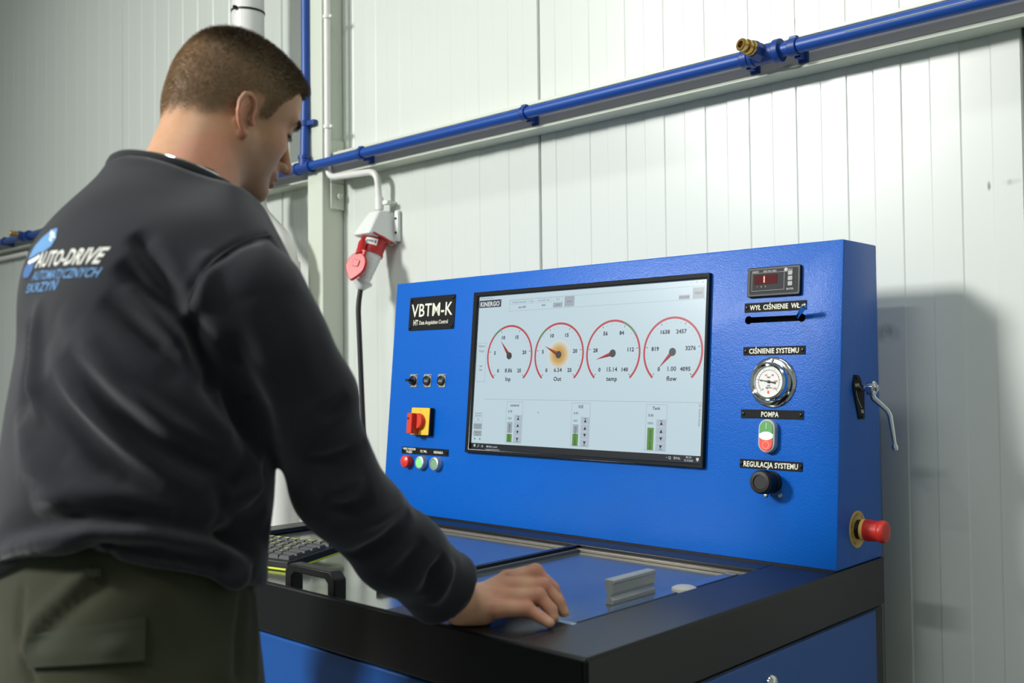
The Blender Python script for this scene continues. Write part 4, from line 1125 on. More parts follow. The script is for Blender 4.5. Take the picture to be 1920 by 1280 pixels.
def surf_nets(f, lo, hi, h):
    lo = np.asarray(lo, float); hi = np.asarray(hi, float)
    n = np.ceil((hi - lo) / h).astype(int) + 1
    ax = [(lo[i] + h * np.arange(n[i])).astype(f32) for i in range(3)]
    vals = np.empty(tuple(n), f32)
    Y, Z = np.meshgrid(ax[1], ax[2], indexing='ij')
    yz = np.stack([Y.ravel(), Z.ravel()], 1)
    step = max(1, 400000 // len(yz))
    for i in range(0, n[0], step):
        xs = ax[0][i:i + step]
        p = np.empty((len(xs) * len(yz), 3), f32)
        p[:, 0] = np.repeat(xs, len(yz)); p[:, 1:] = np.tile(yz, (len(xs), 1))
        vals[i:i + step] = f(p).reshape(len(xs), n[1], n[2])
    ins = vals < 0
    cnt = np.zeros(tuple(n - 1), np.int8)
    for dx in (0, 1):
        for dy in (0, 1):
            for dz in (0, 1):
                cnt += ins[dx:n[0] - 1 + dx, dy:n[1] - 1 + dy, dz:n[2] - 1 + dz]
    act = np.argwhere((cnt > 0) & (cnt < 8))
    idx = -np.ones(tuple(n - 1), np.int64)
    idx[tuple(act.T)] = np.arange(len(act))
    acc = np.zeros((len(act), 3)); num = np.zeros(len(act))
    corners = [(a, b, c) for a in (0, 1) for b in (0, 1) for c in (0, 1)]
    for c0 in corners:
        for k in range(3):
            if c0[k] == 1: continue
            c1 = list(c0); c1[k] = 1
            v0 = vals[act[:, 0] + c0[0], act[:, 1] + c0[1], act[:, 2] + c0[2]]
            v1 = vals[act[:, 0] + c1[0], act[:, 1] + c1[1], act[:, 2] + c1[2]]
            cr = (v0 < 0) != (v1 < 0)
            t = np.where(cr, v0 / np.where(cr, v0 - v1, 1), 0)
            pos = np.array(c0, float)[None, :].repeat(len(act), 0)
            pos[:, k] += t
            acc += pos * cr[:, None]; num += cr
    verts = lo + h * (act + acc / num[:, None])
    quads = []
    for k in range(3):
        b, c = (k + 1) % 3, (k + 2) % 3
        s0 = [slice(None)] * 3; s1 = [slice(None)] * 3
        s0[k] = slice(0, -1); s1[k] = slice(1, None)
        cr = ins[tuple(s0)] != ins[tuple(s1)]
        e = np.argwhere(cr)
        e = e[(e[:, b] > 0) & (e[:, c] > 0) & (e[:, b] < n[b] - 1) & (e[:, c] < n[c] - 1)]
        def cell(db, dc):
            q = e.copy(); q[:, b] -= db; q[:, c] -= dc
            return idx[tuple(q.T)]
        q = np.stack([cell(1, 1), cell(0, 1), cell(0, 0), cell(1, 0)], 1)
        flip = ~ins[tuple(e.T)]
        q[flip] = q[flip][:, ::-1]
        quads.append(q)
    quads = np.concatenate(quads)
    return verts, quads[(quads >= 0).all(1)]

def normals_of(v, q):
    n = np.cross(v[q[:, 2]] - v[q[:, 0]], v[q[:, 3]] - v[q[:, 1]])
    out = np.zeros_like(v)
    for k in range(4): np.add.at(out, q[:, k], n)
    return out / np.maximum(np.linalg.norm(out, axis=1, keepdims=True), 1e-12)

def relax(v, q, it=1, lam=0.5):
    for _ in range(it):
        s = np.zeros_like(v); c = np.zeros(len(v))
        for a, b in ((0, 1), (1, 2), (2, 3), (3, 0)):
            np.add.at(s, q[:, a], v[q[:, b]]); np.add.at(c, q[:, a], 1)
            np.add.at(s, q[:, b], v[q[:, a]]); np.add.at(c, q[:, b], 1)
        v = v + lam * (s / np.maximum(c, 1)[:, None] - v)
    return v

def np_mesh(name, v, q, m, parent=None, loc=(0, 0, 0)):
    me = bpy.data.meshes.new(name)
    off = np.array(ORIG[parent.name] if parent is not None else loc, float)
    me.vertices.add(len(v)); me.vertices.foreach_set('co', (v - off).astype(f32).ravel())
    me.loops.add(q.size); me.loops.foreach_set('vertex_index', q.astype(np.int32).ravel())
    me.polygons.add(len(q)); me.polygons.foreach_set('loop_start', (np.arange(len(q)) * q.shape[1]).astype(np.int32))
    me.update(calc_edges=True); me.validate()
    me.shade_smooth()
    me.materials.append(m)
    o = bpy.data.objects.new(name, me); COL.objects.link(o)
    if parent is not None: o.parent = parent
    else: o.location = off
    ORIG[o.name] = tuple(off)
    return o

def vcol(o, name, c):
    a = o.data.color_attributes.new(name, 'FLOAT_COLOR', 'POINT')
    d = np.ones((len(o.data.vertices), 4), f32); d[:, :c.shape[1]] = c
    a.data.foreach_set('color', d.ravel())

# --- body frame
BH = math.radians(6.8)
BF = V(math.sin(BH), math.cos(BH), 0); BR = V(math.cos(BH), -math.sin(BH), 0)
SHR = V(-0.989, 0.622, 1.350); SHL = V(-1.342, 0.664, 1.352)
ELR = V(-0.980, 0.738, 1.128)
WRR = np.array(pix(874, 1138, 1.405), f32)
ELL_ = V(-1.425, 0.630, 1.105); WRL = V(-1.440, 0.720, 0.870)

def sect(p, tab, power=2.0):
    """generalised cylinder along z: rows of z, cx, cy, half-width, half-depth"""
    t = np.asarray(tab, float)
    z = p[:, 2]
    cx = np.interp(z, t[:, 0], t[:, 1]).astype(f32); cy = np.interp(z, t[:, 0], t[:, 2]).astype(f32)
    a = np.interp(z, t[:, 0], t[:, 3]).astype(f32); b = np.interp(z, t[:, 0], t[:, 4]).astype(f32)
    dx = p[:, 0] - cx; dy = p[:, 1] - cy
    r = np.abs(dx * BR[0] + dy * BR[1]) / a; f = np.abs(dx * BF[0] + dy * BF[1]) / b
    return ((r ** power + f ** power) ** (1 / power) - 1) * np.minimum(a, b) * 0.92

def dense(tab, n=40):
    t = np.asarray(tab, float); z = np.linspace(t[0, 0], t[-1, 0], n)
    out = [z]
    for k in range(1, t.shape[1]):
        # smooth Catmull-like resample
        y = np.interp(z, t[:, 0], t[:, k]); 
        for _ in range(6): y[1:-1] = 0.25 * y[:-2] + 0.5 * y[1:-1] + 0.25 * y[2:]
        out.append(y)
    return np.stack(out, 1)

TORSO = dense([(0.90, -1.158, 0.556, 0.186, 0.142), (1.00, -1.160, 0.559, 0.190, 0.146), (1.07, -1.158, 0.562, 0.196, 0.152), (1.16, -1.155, 0.572, 0.187, 0.147), (1.26, -1.152, 0.588, 0.194, 0.146),
               (1.34, -1.153, 0.600, 0.192, 0.142), (1.41, -1.160, 0.612, 0.172, 0.130), (1.46, -1.166, 0.624, 0.134, 0.110), (1.50, -1.172, 0.634, 0.094, 0.090), (1.54, -1.176, 0.640, 0.075, 0.078), (1.60, -1.178, 0.644, 0.068, 0.072)])

def shirt_sdf(p):
    d = sect(p, TORSO, 2.25)
    d = smin(d, ell(p, (-1.170, 0.575, 1.380), (0.160, 0.105, 0.115)), 0.05)                 # rounded upper back
    d = smin(d, cone(p, (-1.115, 0.636, 1.445), SHR + V(-0.012, 0, 0.004), 0.046, 0.062), 0.055)
    d = smin(d, cone(p, (-1.222, 0.646, 1.442), SHL + V(0.012, 0, 0.004), 0.046, 0.063), 0.055)
    ar = chain(p, [SHR, (SHR + ELR) / 2 + V(0.014, 0.004, 0), ELR, ELR * 0.55 + WRR * 0.45 + V(0, 0, -0.006), ELR * 0.16 + WRR * 0.84, ELR * 0.03 + WRR * 0.97],
               [0.067, 0.0570, 0.0515, 0.0525, 0.049, 0.041], 0.02)
    al = chain(p, [SHL, ELL_, ELL_ * 0.2 + WRL * 0.8, ELL_ * 0.03 + WRL * 0.97], [0.069, 0.058, 0.052, 0.042], 0.02)
    d = smin(d, ar, 0.010); d = smin(d, al, 0.022)
    # open ends: neck and cuffs, hem
    nz = (p - V(-1.176, 0.640, 1.503)) @ V(0.05, 0.31, 0.949)
    d = smax(d, nz, 0.006)
    for e, w in ((ELR, WRR), (ELL_, WRL)):
        u = (w - e) / np.linalg.norm(w - e)
        near = np.sqrt(((p - w) ** 2).sum(1)) - 0.16
        cut = np.maximum((p - (w - u * 0.012)) @ u, -0.0 + near * 0 - (near > 0) * 1.0)
        d = np.where(near < 0, smax(d, (p - (w - u * 0.060)) @ u, 0.004), d)
    r = (p[:, 0] + 1.158) * BR[0] + (p[:, 1] - 0.56) * BR[1]; f = (p[:, 0] + 1.158) * BF[0] + (p[:, 1] - 0.56) * BF[1]
    hz = 1.088 - 0.34 * np.clip(f + 0.08, 0, 0.3) - 0.34 * np.clip(0.09 - r, 0, 0.24) - p[:, 2]
    away = np.minimum(np.sqrt(((p - WRR) ** 2).sum(1)) - 0.30, np.sqrt(((p - WRL) ** 2).sum(1)) - 0.0)
    inarm = np.minimum(ar, al)
    d = np.where(inarm > 0.03, smax(d, hz, 0.008), d)
    return d

sv, sq = surf_nets(shirt_sdf, (-1.53, 0.36, 0.80), (-0.84, 1.06, 1.60), 0.0042)
# keep the largest connected pieces only (drop slivers cut off at the cuffs)
sv = relax(sv, sq, 2)

def tri_bvh(v, q): return BVHTree.FromPolygons([tuple(x) for x in v], [tuple(int(i) for i in f) for f in q])
SB_ = tri_bvh(sv, sq)
EYE = Vector((0, 0, CAMZ))
def on_shirt(px, py, bvh=None):
    d = (pix(px, py, 1.0) - EYE).normalized()
    h = (bvh or SB_).ray_cast(EYE, d)
    return h[0]

# drape: creases (negative) and ridges (positive) lying on the cloth
FOLDS = [
    # shoulder seam and armpit
    ([(352, 580), (362, 545), (385, 505), (420, 474), (465, 450), (505, 441), (540, 462), (562, 500), (572, 545)], -0.0030, 0.0055),
    ([(352, 580), (372, 635), (398, 690), (412, 740)], -0.013, 0.012),
    ([(250, 438), (285, 480), (320, 530), (345, 580)], -0.009, 0.011),
    ([(222, 492), (265, 535), (310, 575), (352, 620), (390, 690)], -0.011, 0.012),
    ([(275, 450), (318, 505), (352, 545)], 0.005, 0.012),
    ([(235, 525), (290, 580), (345, 640), (385, 720)], 0.006, 0.014),
    ([(190, 560), (250, 610), (320, 660), (380, 740), (430, 800)], -0.008, 0.013),
    ([(400, 470), (380, 530), (375, 590)], 0.004, 0.012),
    ([(405, 640), (430, 720), (465, 790), (492, 850)], -0.010, 0.016),
    # diagonal drapes across the back
    ([(112, 588), (165, 660), (235, 735), (320, 800), (420, 855), (490, 880)], 0.007, 0.016),
    ([(130, 660), (190, 740), (270, 810), (370, 870), (470, 900)], -0.008, 0.015),
    ([(95, 640), (140, 740), (210, 820), (310, 890), (430, 940)], 0.006, 0.018),
    ([(85, 720), (130, 800), (200, 870), (300, 930), (420, 985)], -0.007, 0.016),
    ([(72, 560), (70, 640), (72, 720), (80, 800)], 0.005, 0.010),
    ([(55, 600), (48, 700), (50, 800)], -0.005, 0.012),
    ([(40, 760), (60, 860), (120, 930), (230, 975)], 0.006, 0.018),
    ([(330, 700), (390, 790), (450, 850)], 0.005, 0.014),
    # bunched waist
    ([(0, 1008), (60, 985), (140, 972), (230, 975), (330, 990), (430, 1010), (490, 1020)], -0.010, 0.013),
    ([(0, 1035), (80, 1010), (170, 996), (270, 998), (370, 1018), (460, 1044)], 0.010, 0.013),
    ([(10, 1058), (90, 1035), (190, 1024), (300, 1030), (400, 1050), (480, 1074)], -0.009, 0.010),
    ([(60, 940), (140, 930), (240, 945), (340, 965)], 0.006, 0.015),
    ([(405, 975), (430, 1000), (455, 1015), (480, 1040)], -0.008, 0.010),
    ([(395, 905), (430, 950), (470, 975), (500, 970)], -0.007, 0.012),
    ([(60, 690), (95, 770), (150, 840), (230, 900)], 0.0035, 0.009),
    ([(100, 700), (150, 780), (220, 850), (310, 910)], -0.004, 0.008),
    ([(150, 600), (205, 680), (280, 750), (370, 810)], 0.0035, 0.009),
    ([(180, 640), (240, 710), (320, 770), (420, 830)], -0.0035, 0.008),
    ([(120, 860), (190, 900), (280, 935), (380, 960)], 0.004, 0.010),
    ([(60, 900), (130, 930), (220, 950), (320, 960)], -0.004, 0.009),
    ([(300, 640), (345, 700), (395, 770), (440, 820)], 0.004, 0.009),
    ([(440, 900), (480, 925), (520, 930)], 0.009, 0.020),
    ([(430, 998), (470, 1003), (505, 998)], -0.008, 0.014),
    ([(420, 1070), (470, 1080), (510, 1085)], 0.007, 0.014),
    ([(30, 1080), (120, 1050), (220, 1044), (330, 1050), (430, 1070), (490, 1090)], -0.0030, 0.006),
    # sleeve
    ([(655, 745), (625, 770), (590, 780)], -0.004, 0.009),
    ([(690, 830), (655, 850), (610, 865), (570, 860)], -0.007, 0.009),
    ([(715, 870), (680, 895), (630, 915), (585, 910)], 0.005, 0.010),
    ([(735, 900), (700, 930), (650, 955), (605, 950)], -0.008, 0.010),
    ([(755, 935), (715, 965), (670, 985)], 0.005, 0.010),
    ([(770, 960), (735, 1000), (690, 1030), (650, 1040)], -0.007, 0.010),
    ([(800, 1010), (770, 1050), (725, 1085)], -0.005, 0.010),
    ([(832, 1040), (815, 1075), (790, 1115), (765, 1150)], -0.009, 0.009),
    ([(845, 1050), (832, 1090), (810, 1135), (785, 1170)], 0.006, 0.009),
    ([(470, 560), (500, 660), (520, 760)], 0.004, 0.022),
    ([(430, 620), (455, 720), (490, 820)], -0.005, 0.016),
    ([(540, 560), (565, 660), (590, 740)], 0.003, 0.016),
]
sn = normals_of(sv, sq)
disp = np.zeros(len(sv))
for pts, A, w in FOLDS:
    P3 = [on_shirt(*p) for p in pts]
    P3 = [np.array(p) for p in P3 if p is not None and (p - EYE).length < 1.62]
    if len(P3) < 2: continue
    P3 = np.array(P3); n_ = len(P3) - 1
    lo, hi = P3.min(0) - 4 * w, P3.max(0) + 4 * w
    m_ = ((sv > lo) & (sv < hi)).all(1)
    q = sv[m_]; best = np.full(len(q), 1e9); par = np.zeros(len(q))
    for i in range(n_):
        a, b = P3[i], P3[i + 1]; ab = b - a; t = np.clip(((q - a) @ ab) / max(1e-9, ab @ ab), 0, 1)
        d = np.linalg.norm(q - a - t[:, None] * ab, axis=1)
        u = d < best; best[u] = d[u]; par[u] = (i + t[u]) / n_
    taper = np.sin(np.pi * np.clip(par, 0, 1)) ** 0.8
    disp[m_] += (1.5 if min(p[0] for p in pts) > 500 else 2.3) * A * taper * np.exp(-(best / w) ** 2)
ph = sv @ np.array([[31., 17, -23], [-19, 37, 13], [11, -29, 41]]).T
disp += 0.0012 * np.sin(ph[:, 0] + 1.3 * np.sin(ph[:, 1] * 0.7)) + 0.0010 * np.sin(ph[:, 2] * 1.3 + 1.7 * np.sin(ph[:, 0] * 0.5))
sv = relax(sv + sn * disp[:, None], sq, 1, 0.4)

def cloth_mat(name, rgb, rgb2, sheen=0.35, weave=1400.0, fuzz=0.25):
    m = mat(name, rgb, rough=0.88, sheen=sheen, spec=0.2)
    nt = m.node_tree; b = nt.nodes['Principled BSDF']
    b.inputs['Sheen Roughness'].default_value = 0.45
    tc = nt.nodes.new('ShaderNodeTexCoord')
    n = nt.nodes.new('ShaderNodeTexNoise'); n.inputs['Scale'].default_value = 9; n.inputs['Detail'].default_value = 8; n.inputs['Roughness'].default_value = 0.7
    nt.links.new(tc.outputs['Object'], n.inputs['Vector'])
    mx = nt.nodes.new('ShaderNodeMixRGB'); mx.inputs[1].default_value = lin(rgb) + (1,); mx.inputs[2].default_value = lin(rgb2) + (1,)
    nt.links.new(n.outputs['Fac'], mx.inputs[0]); nt.links.new(mx.outputs[0], b.inputs['Base Color'])
    n2 = nt.nodes.new('ShaderNodeTexNoise'); n2.inputs['Scale'].default_value = weave; n2.inputs['Detail'].default_value = 2
    nt.links.new(tc.outputs['Object'], n2.inputs['Vector'])
    bp = nt.nodes.new('ShaderNodeBump'); bp.inputs['Strength'].default_value = fuzz; bp.inputs['Distance'].default_value = 0.0008
    nt.links.new(n2.outputs['Fac'], bp.inputs['Height']); nt.links.new(bp.outputs[0], b.inputs['Normal'])
    return m
M_SHIRT = cloth_mat('charcoal_fleece', (25, 27, 31), (37, 39, 45), sheen=0.22)
M_RIB = cloth_mat('charcoal_rib', (22, 24, 28), (32, 34, 39), sheen=0.2, fuzz=0.4, weave=700)
M_TROU = cloth_mat('olive_twill', (46, 48, 34), (58, 59, 43), sheen=0.15)
M_FLAP = cloth_mat('olive_twill_flap', (50, 54, 41), (62, 65, 51), sheen=0.15)

# --- head
HH = math.radians(4.0); HP = math.radians(21.0); HRo = math.radians(4.0); HS = 0.855
hf0 = np.array([math.sin(HH), math.cos(HH), 0]); hr0 = np.array([math.cos(HH), -math.sin(HH), 0]); hz0 = np.array([0, 0, 1.0])
hf = hf0 * math.cos(HP) - hz0 * math.sin(HP); hu = hf0 * math.sin(HP) + hz0 * math.cos(HP)
hr = hr0 * math.cos(HRo) - hu * math.sin(HRo); hu = hu * math.cos(HRo) + hr0 * math.sin(HRo)
HR3 = np.stack([hf, -hr, hu])            # rows: forward, left, up
HO = np.array(pix(439, 205, 1.372))      # head origin: eye level, above the ear canals
def to_head(p): return ((p - HO.astype(f32)) @ HR3.T.astype(f32))
def from_head(q): return HO + HS * (np.asarray(q, float) @ HR3)
NB = np.array([-1.176, 0.640, 1.475])
nbh = (NB - HO) @ HR3.T / HS                   # neck base in head space

EAR = [(.008, -.004), (.0135, .012), (.0105, .024), (.000, .0315), (-.011, .0285), (-.0185, .016), (-.0195, .000), (-.0155, -.014), (-.0085, -.025), (-.002, -.031)]
def ear_sdf(q, s):
    """s = +1 left ear, -1 right ear, in head space"""
    c, sn_ = math.cos(math.radians(14)), math.sin(math.radians(14))
    def P(e, out=0.0):
        x, z = e[0] * 1.0, e[1] * 1.0; x2 = x * c - z * sn_; z2 = x * sn_ + z * c
        return (x2 - 0.010, s * (0.0800 + 0.42 * (0.0135 - x) + out), z2 - 0.028)
    d = chain(q, [P(e, 0.001) for e in EAR], [.0034, .0037, .0039, .0041, .0041, .0040, .0038, .0038, .0041, .0055])
    d = smin(d, chain(q, [P(e, -0.0035) for e in ((-.001, .020), (-.009, .009), (-.0105, -.005), (-.005, -.015))], [.0030, .0036, .0038, .0034]), 0.004)
    pl = None
    for e, r in (((-.003, .012), .016), ((-.004, -.006), .014), ((-.002, -.020), .009)):
        b = ball(q, P(e, -0.0115), r) 
        pl = b if pl is None else smin(pl, b, 0.006)
    nrm = np.array([0.42, s * 1.0, 0.0]); nrm /= np.linalg.norm(nrm)
    pc = np.array(P((-.003, .0), -0.0095))
    side = np.abs((q - pc.astype(f32)) @ nrm.astype(f32)) - 0.0032
    d = smin(d, smax(pl, side, 0.003), 0.004)
    d = smin(d, ball(q, P((.0115, -.010), 0.0005), 0.0048), 0.004)          # tragus
    d = smin(d, ball(q, P((-.001, -.030), 0.000), 0.0062), 0.005)           # lobe
    d = smax(d, -ball(q, P((.002, -.006), 0.0035), 0.0062), 0.004)          # hollow of the concha
    return d

def head_sdf_local(q):
    qa = q.copy(); qa[:, 1] = np.abs(qa[:, 1])
    d = ell(q, (-0.010, 0, 0.030), (0.0985, 0.0775, 0.0850))
    d = smin(d, ell(q, (0.032, 0, 0.032), (0.0640, 0.0660, 0.0640)), 0.03)
    d = smin(d, ell(q, (-0.045, 0, -0.010), (0.0560, 0.0620, 0.0600)), 0.03)
    d = smin(d, ell(q, (0.040, 0, -0.045), (0.0530, 0.0575, 0.0660)), 0.025)
    d = smin(d, ell(qa, (0.058, 0.038, -0.030), (0.0270, 0.0220, 0.0190)), 0.02)              # cheeks
    d = smin(d, ell(qa, (0.030, 0.038, -0.066), (0.0440, 0.0250, 0.0380)), 0.025)
    d = smin(d, cone(qa, (0.004, 0.052, -0.066), (0.078, 0.016, -0.104), 0.0205, 0.0180), 0.020)  # jaw
    d = smin(d, ell(q, (0.083, 0, -0.105), (0.0180, 0.0210, 0.0160)), 0.012)                  # chin
    d = smin(d, ell(q, (0.035, 0, -0.098), (0.0450, 0.0360, 0.0190)), 0.02)                   # under the chin
    d = smin(d, chain(qa, [(0.092, 0.006, 0.016), (0.091, 0.022, 0.021), (0.078, 0.046, 0.017)], [0.0075, 0.0085, 0.0075]), 0.014)   # brow
    d = smax(d, -ell(qa, (0.104, 0.033, -0.002), (0.0210, 0.0190, 0.0125)), 0.012)           # eye sockets
    d = smin(d, ell(qa, (0.0765, 0.0325, -0.0025), (0.0145, 0.0145, 0.0140)), 0.003)          # closed-down lids
    d = smax(d, -cone(qa, (0.093, 0.023, -0.0080), (0.084, 0.044, -0.0075), 0.0012, 0.0012), 0.003)   # lid line
    nose = chain(q, [(0.090, 0, 0.006), (0.101, 0, -0.016), (0.1155, 0, -0.041)], [0.0085, 0.0088, 0.0098])
    nose = smin(nose, ball(q, (0.1190, 0, -0.0450), 0.0092), 0.006)
    nose = smin(nose, ell(qa, (0.1035, 0.0115, -0.0490), (0.0120, 0.0075, 0.0080)), 0.006)
    d = smin(d, nose, 0.010)
    d = smax(d, -ell(qa, (0.1075, 0.0070, -0.0575), (0.0060, 0.0035, 0.0040)), 0.003)         # nostrils
    d = smin(d, ell(q, (0.0890, 0, -0.0690), (0.0160, 0.0290, 0.0160)), 0.010)                # muzzle
    d = smin(d, ell(q, (0.1000, 0, -0.0730), (0.0085, 0.0215, 0.0052)), 0.004)                # upper lip
    d = smin(d, ell(q, (0.0985, 0, -0.0835), (0.0085, 0.0190, 0.0060)), 0.004)                # lower lip
    d = smax(d, -chain(qa, [(0.1085, 0.0, -0.0780), (0.1020, 0.015, -0.0785), (0.0930, 0.0260, -0.0800)], [0.0010, 0.0010, 0.0014]), 0.002)   # mouth line
    # neck: thick, running back and down into the collar
    d = smin(d, cone(q, (-0.030, 0, -0.040), nbh, 0.0640, 0.0760), 0.03)
    d = smin(d, cone(qa, (-0.005, 0.045, -0.062), nbh + np.array([0.01, 0.035, 0.0]), 0.018, 0.024), 0.03)
    near_ear = np.abs(q[:, 1]) > 0.055
    e = np.full(len(q), 1.0, f32)
    if near_ear.any():
        qq = q[near_ear]
        e[near_ear] = np.minimum(ear_sdf(qq, 1.0), ear_sdf(qq, -1.0))
    return smin(d, e, 0.006)

SKIN = None
hv, hq = surf_nets(head_sdf_local, (-0.135, -0.112, min(-0.19, float(nbh[2]) - 0.03)), (0.140, 0.112, 0.130), 0.0024)
hv = relax(hv, hq, 1, 0.45)
hN = normals_of(hv, hq)

# --- right hand on the bench edge, left hand hanging
def hand_sdf_from(J, W, thumb, up):
    """J: four chains (index..little) of MCP, PIP, DIP, tip; W wrist; thumb chain"""
    rs = [[.0118, .0106, .0094, .0078], [.0120, .0108, .0096, .0080], [.0114, .0102, .0092, .0076], [.0106, .0094, .0084, .0070]]
    def f(p):
        d = None
        for k in range(4):
            c = smin(cone(p, W * 0.82 + J[k][0] * 0.18, J[k][0], 0.0190, 0.0128), cone(p, J[k][0], J[k][1], rs[k][0], rs[k][1]), 0.006)
            d = c if d is None else smin(d, c, 0.011)
        fing = None
        for k in range(4):
            c = chain(p, J[k], rs[k], 0.002)
            c = smin(c, ball(p, J[k][1], rs[k][1] + 0.0008), 0.004)
            fing = c if fing is None else smin(fing, c, 0.0016)
        d = smin(d, fing, 0.004)
        th = chain(p, [W * 0.8 + thumb[0] * 0.2] + list(thumb), [0.018, 0.0150, 0.0120, 0.0090], 0.004)
        return smin(d, th, 0.010)
    return f
HJ = [[(951, 1086, 1.448), (1004, 1072, 1.452), (1037, 1103, 1.450), (1051, 1133, 1.446)],
      [(952, 1101, 1.428), (1018, 1099, 1.432), (1047, 1128, 1.428), (1057, 1151, 1.424)],
      [(944, 1122, 1.404), (1010, 1117, 1.408), (1033, 1143, 1.400), (1038, 1160, 1.394)],
      [(932, 1142, 1.382), (989, 1142, 1.386), (1014, 1157, 1.376), (1031, 1170, 1.366)]]
HJ = [[np.array(pix(*j)) for j in c] for c in HJ]
for c in HJ:
    c[3][2] = max(c[3][2], 0.9275); c[2][2] = max(c[2][2], 0.931)
TH = [np.array(pix(925, 1110, 1.462)), np.array(pix(962, 1122, 1.475)), np.array(pix(1000, 1140, 1.470))]
TH[2][2] = max(TH[2][2], 0.930); TH[1][2] = max(TH[1][2], 0.936)
Wr = WRR.astype(float)
hand_r = hand_sdf_from(HJ, Wr, TH, None)
farm_u = (WRR - ELR) / np.linalg.norm(WRR - ELR)
def right_hand_sdf(p):
    d = hand_r(p)
    fa = cone(p, WRR - farm_u * 0.17, WRR + farm_u * 0.004, 0.036, 0.0300)
    d = smin(d, fa, 0.018)
    d = smin(d, cone(p, Wr + np.array([0, 0, -0.004]), (HJ[3][0] + Wr) / 2 + np.array([0, 0, -0.006]), 0.022, 0.018), 0.012)   # heel of the hand
    return smax(d, 0.9205 - p[:, 2], 0.004) if True else d
lo = np.minimum(np.min([j for c in HJ for j in c], 0), Wr - farm_u * 0.17) - 0.045
hi = np.maximum(np.max([j for c in HJ for j in c], 0), Wr) + 0.045
def right_hand_clip(p):
    d = hand_r(p)
    fa = cone(p, WRR - farm_u * 0.17, WRR + farm_u * 0.004, 0.036, 0.0300)
    d = smin(d, fa, 0.018)
    d = smin(d, cone(p, Wr + np.array([0, 0, -0.002]), (HJ[3][0] + Wr) / 2 + np.array([0, 0, -0.004]), 0.022, 0.018), 0.012)
    inside_table = p[:, 1] > 0.958
    return np.where(inside_table, smax(d, 0.9205 - p[:, 2], 0.003), d)
rv, rq = surf_nets(right_hand_clip, lo, hi, 0.0021)
rv = relax(rv, rq, 1, 0.4)
# nails of the two nearest fingers come out as small raised plates
ul = (WRL - ELL_) / np.linalg.norm(WRL - ELL_)
LW = WRL.astype(float); dn = np.array([0.10, 0.25, -0.95]); dn /= np.linalg.norm(dn); lt_ = np.array([-0.4, 0.85, 0.33]); lt_ /= np.linalg.norm(lt_)
LJ = []
for k in range(4):
    off = lt_ * (0.030 - 0.020 * k)
    L = (0.040, 0.026, 0.022) if k < 3 else (0.030, 0.020, 0.018)
    m0 = LW + dn * (0.088 - 0.004 * k) + off
    c1 = m0 + dn * L[0] + BR * -0.006
    c2 = c1 + (dn * 0.9 + BR * 0.35) * L[1]
    c3 = c2 + (dn * 0.75 + BR * 0.6) * L[2]
    LJ.append([m0, c1, c2, c3])
LT = [LW + dn * 0.035 + lt_ * 0.034, LW + dn * 0.065 + lt_ * 0.050, LW + dn * 0.095 + lt_ * 0.052]
hand_l = hand_sdf_from(LJ, LW, LT, None)
def left_hand_sdf(p):
    return smin(hand_l(p), cone(p, WRL - ul * 0.15, WRL + ul * 0.004, 0.036, 0.0265), 0.018)
lo = np.minimum(np.min([j for c in LJ for j in c], 0), LW - ul * 0.15) - 0.05
hi = np.maximum(np.max([j for c in LJ for j in c], 0), LW) + 0.07
lv_, lq = surf_nets(left_hand_sdf, lo, hi, 0.0030)

# --- hidden body under the clothes, one coarse surface
HIPR, HIPL = V(-1.070, 0.548, 0.88), V(-1.248, 0.570, 0.88)
KNR, KNL = V(-1.055, 0.590, 0.49), V(-1.285, 0.640, 0.49)
ANR, ANL = V(-1.045, 0.545, 0.09), V(-1.300, 0.600, 0.09)
def core_sdf(p):
    d = sect(p, TORSO, 2.1) + 0.050
    d = smax(d, 0.93 - p[:, 2], 0.03); d = smax(d, p[:, 2] - 1.47, 0.02)
    for s, e, w in ((SHR, ELR, WRR), (SHL, ELL_, WRL)):
        d = smin(d, cone(p, (s * 0.4 + V(-1.168, 0.645, 1.42) * 0.6), s, 0.042, 0.036), 0.02)
        d = smin(d, chain(p, [s, e, e * 0.15 + w * 0.85], [0.038, 0.032, 0.028], 0.02), 0.02)
    for h_, k_, a_ in ((HIPR, KNR, ANR), (HIPL, KNL, ANL)):
        d = smin(d, chain(p, [h_ + V(0, 0, 0.05), k_, a_], [0.083, 0.054, 0.038], 0.03), 0.04)
        d = smin(d, cone(p, a_ + V(0, -0.01, -0.02), a_ + V(0.015, 0.13, -0.045), 0.034, 0.026), 0.03)
    return d
cv, cq = surf_nets(core_sdf, (-1.50, 0.36, 0.0), (-0.86, 1.02, 1.50), 0.011)

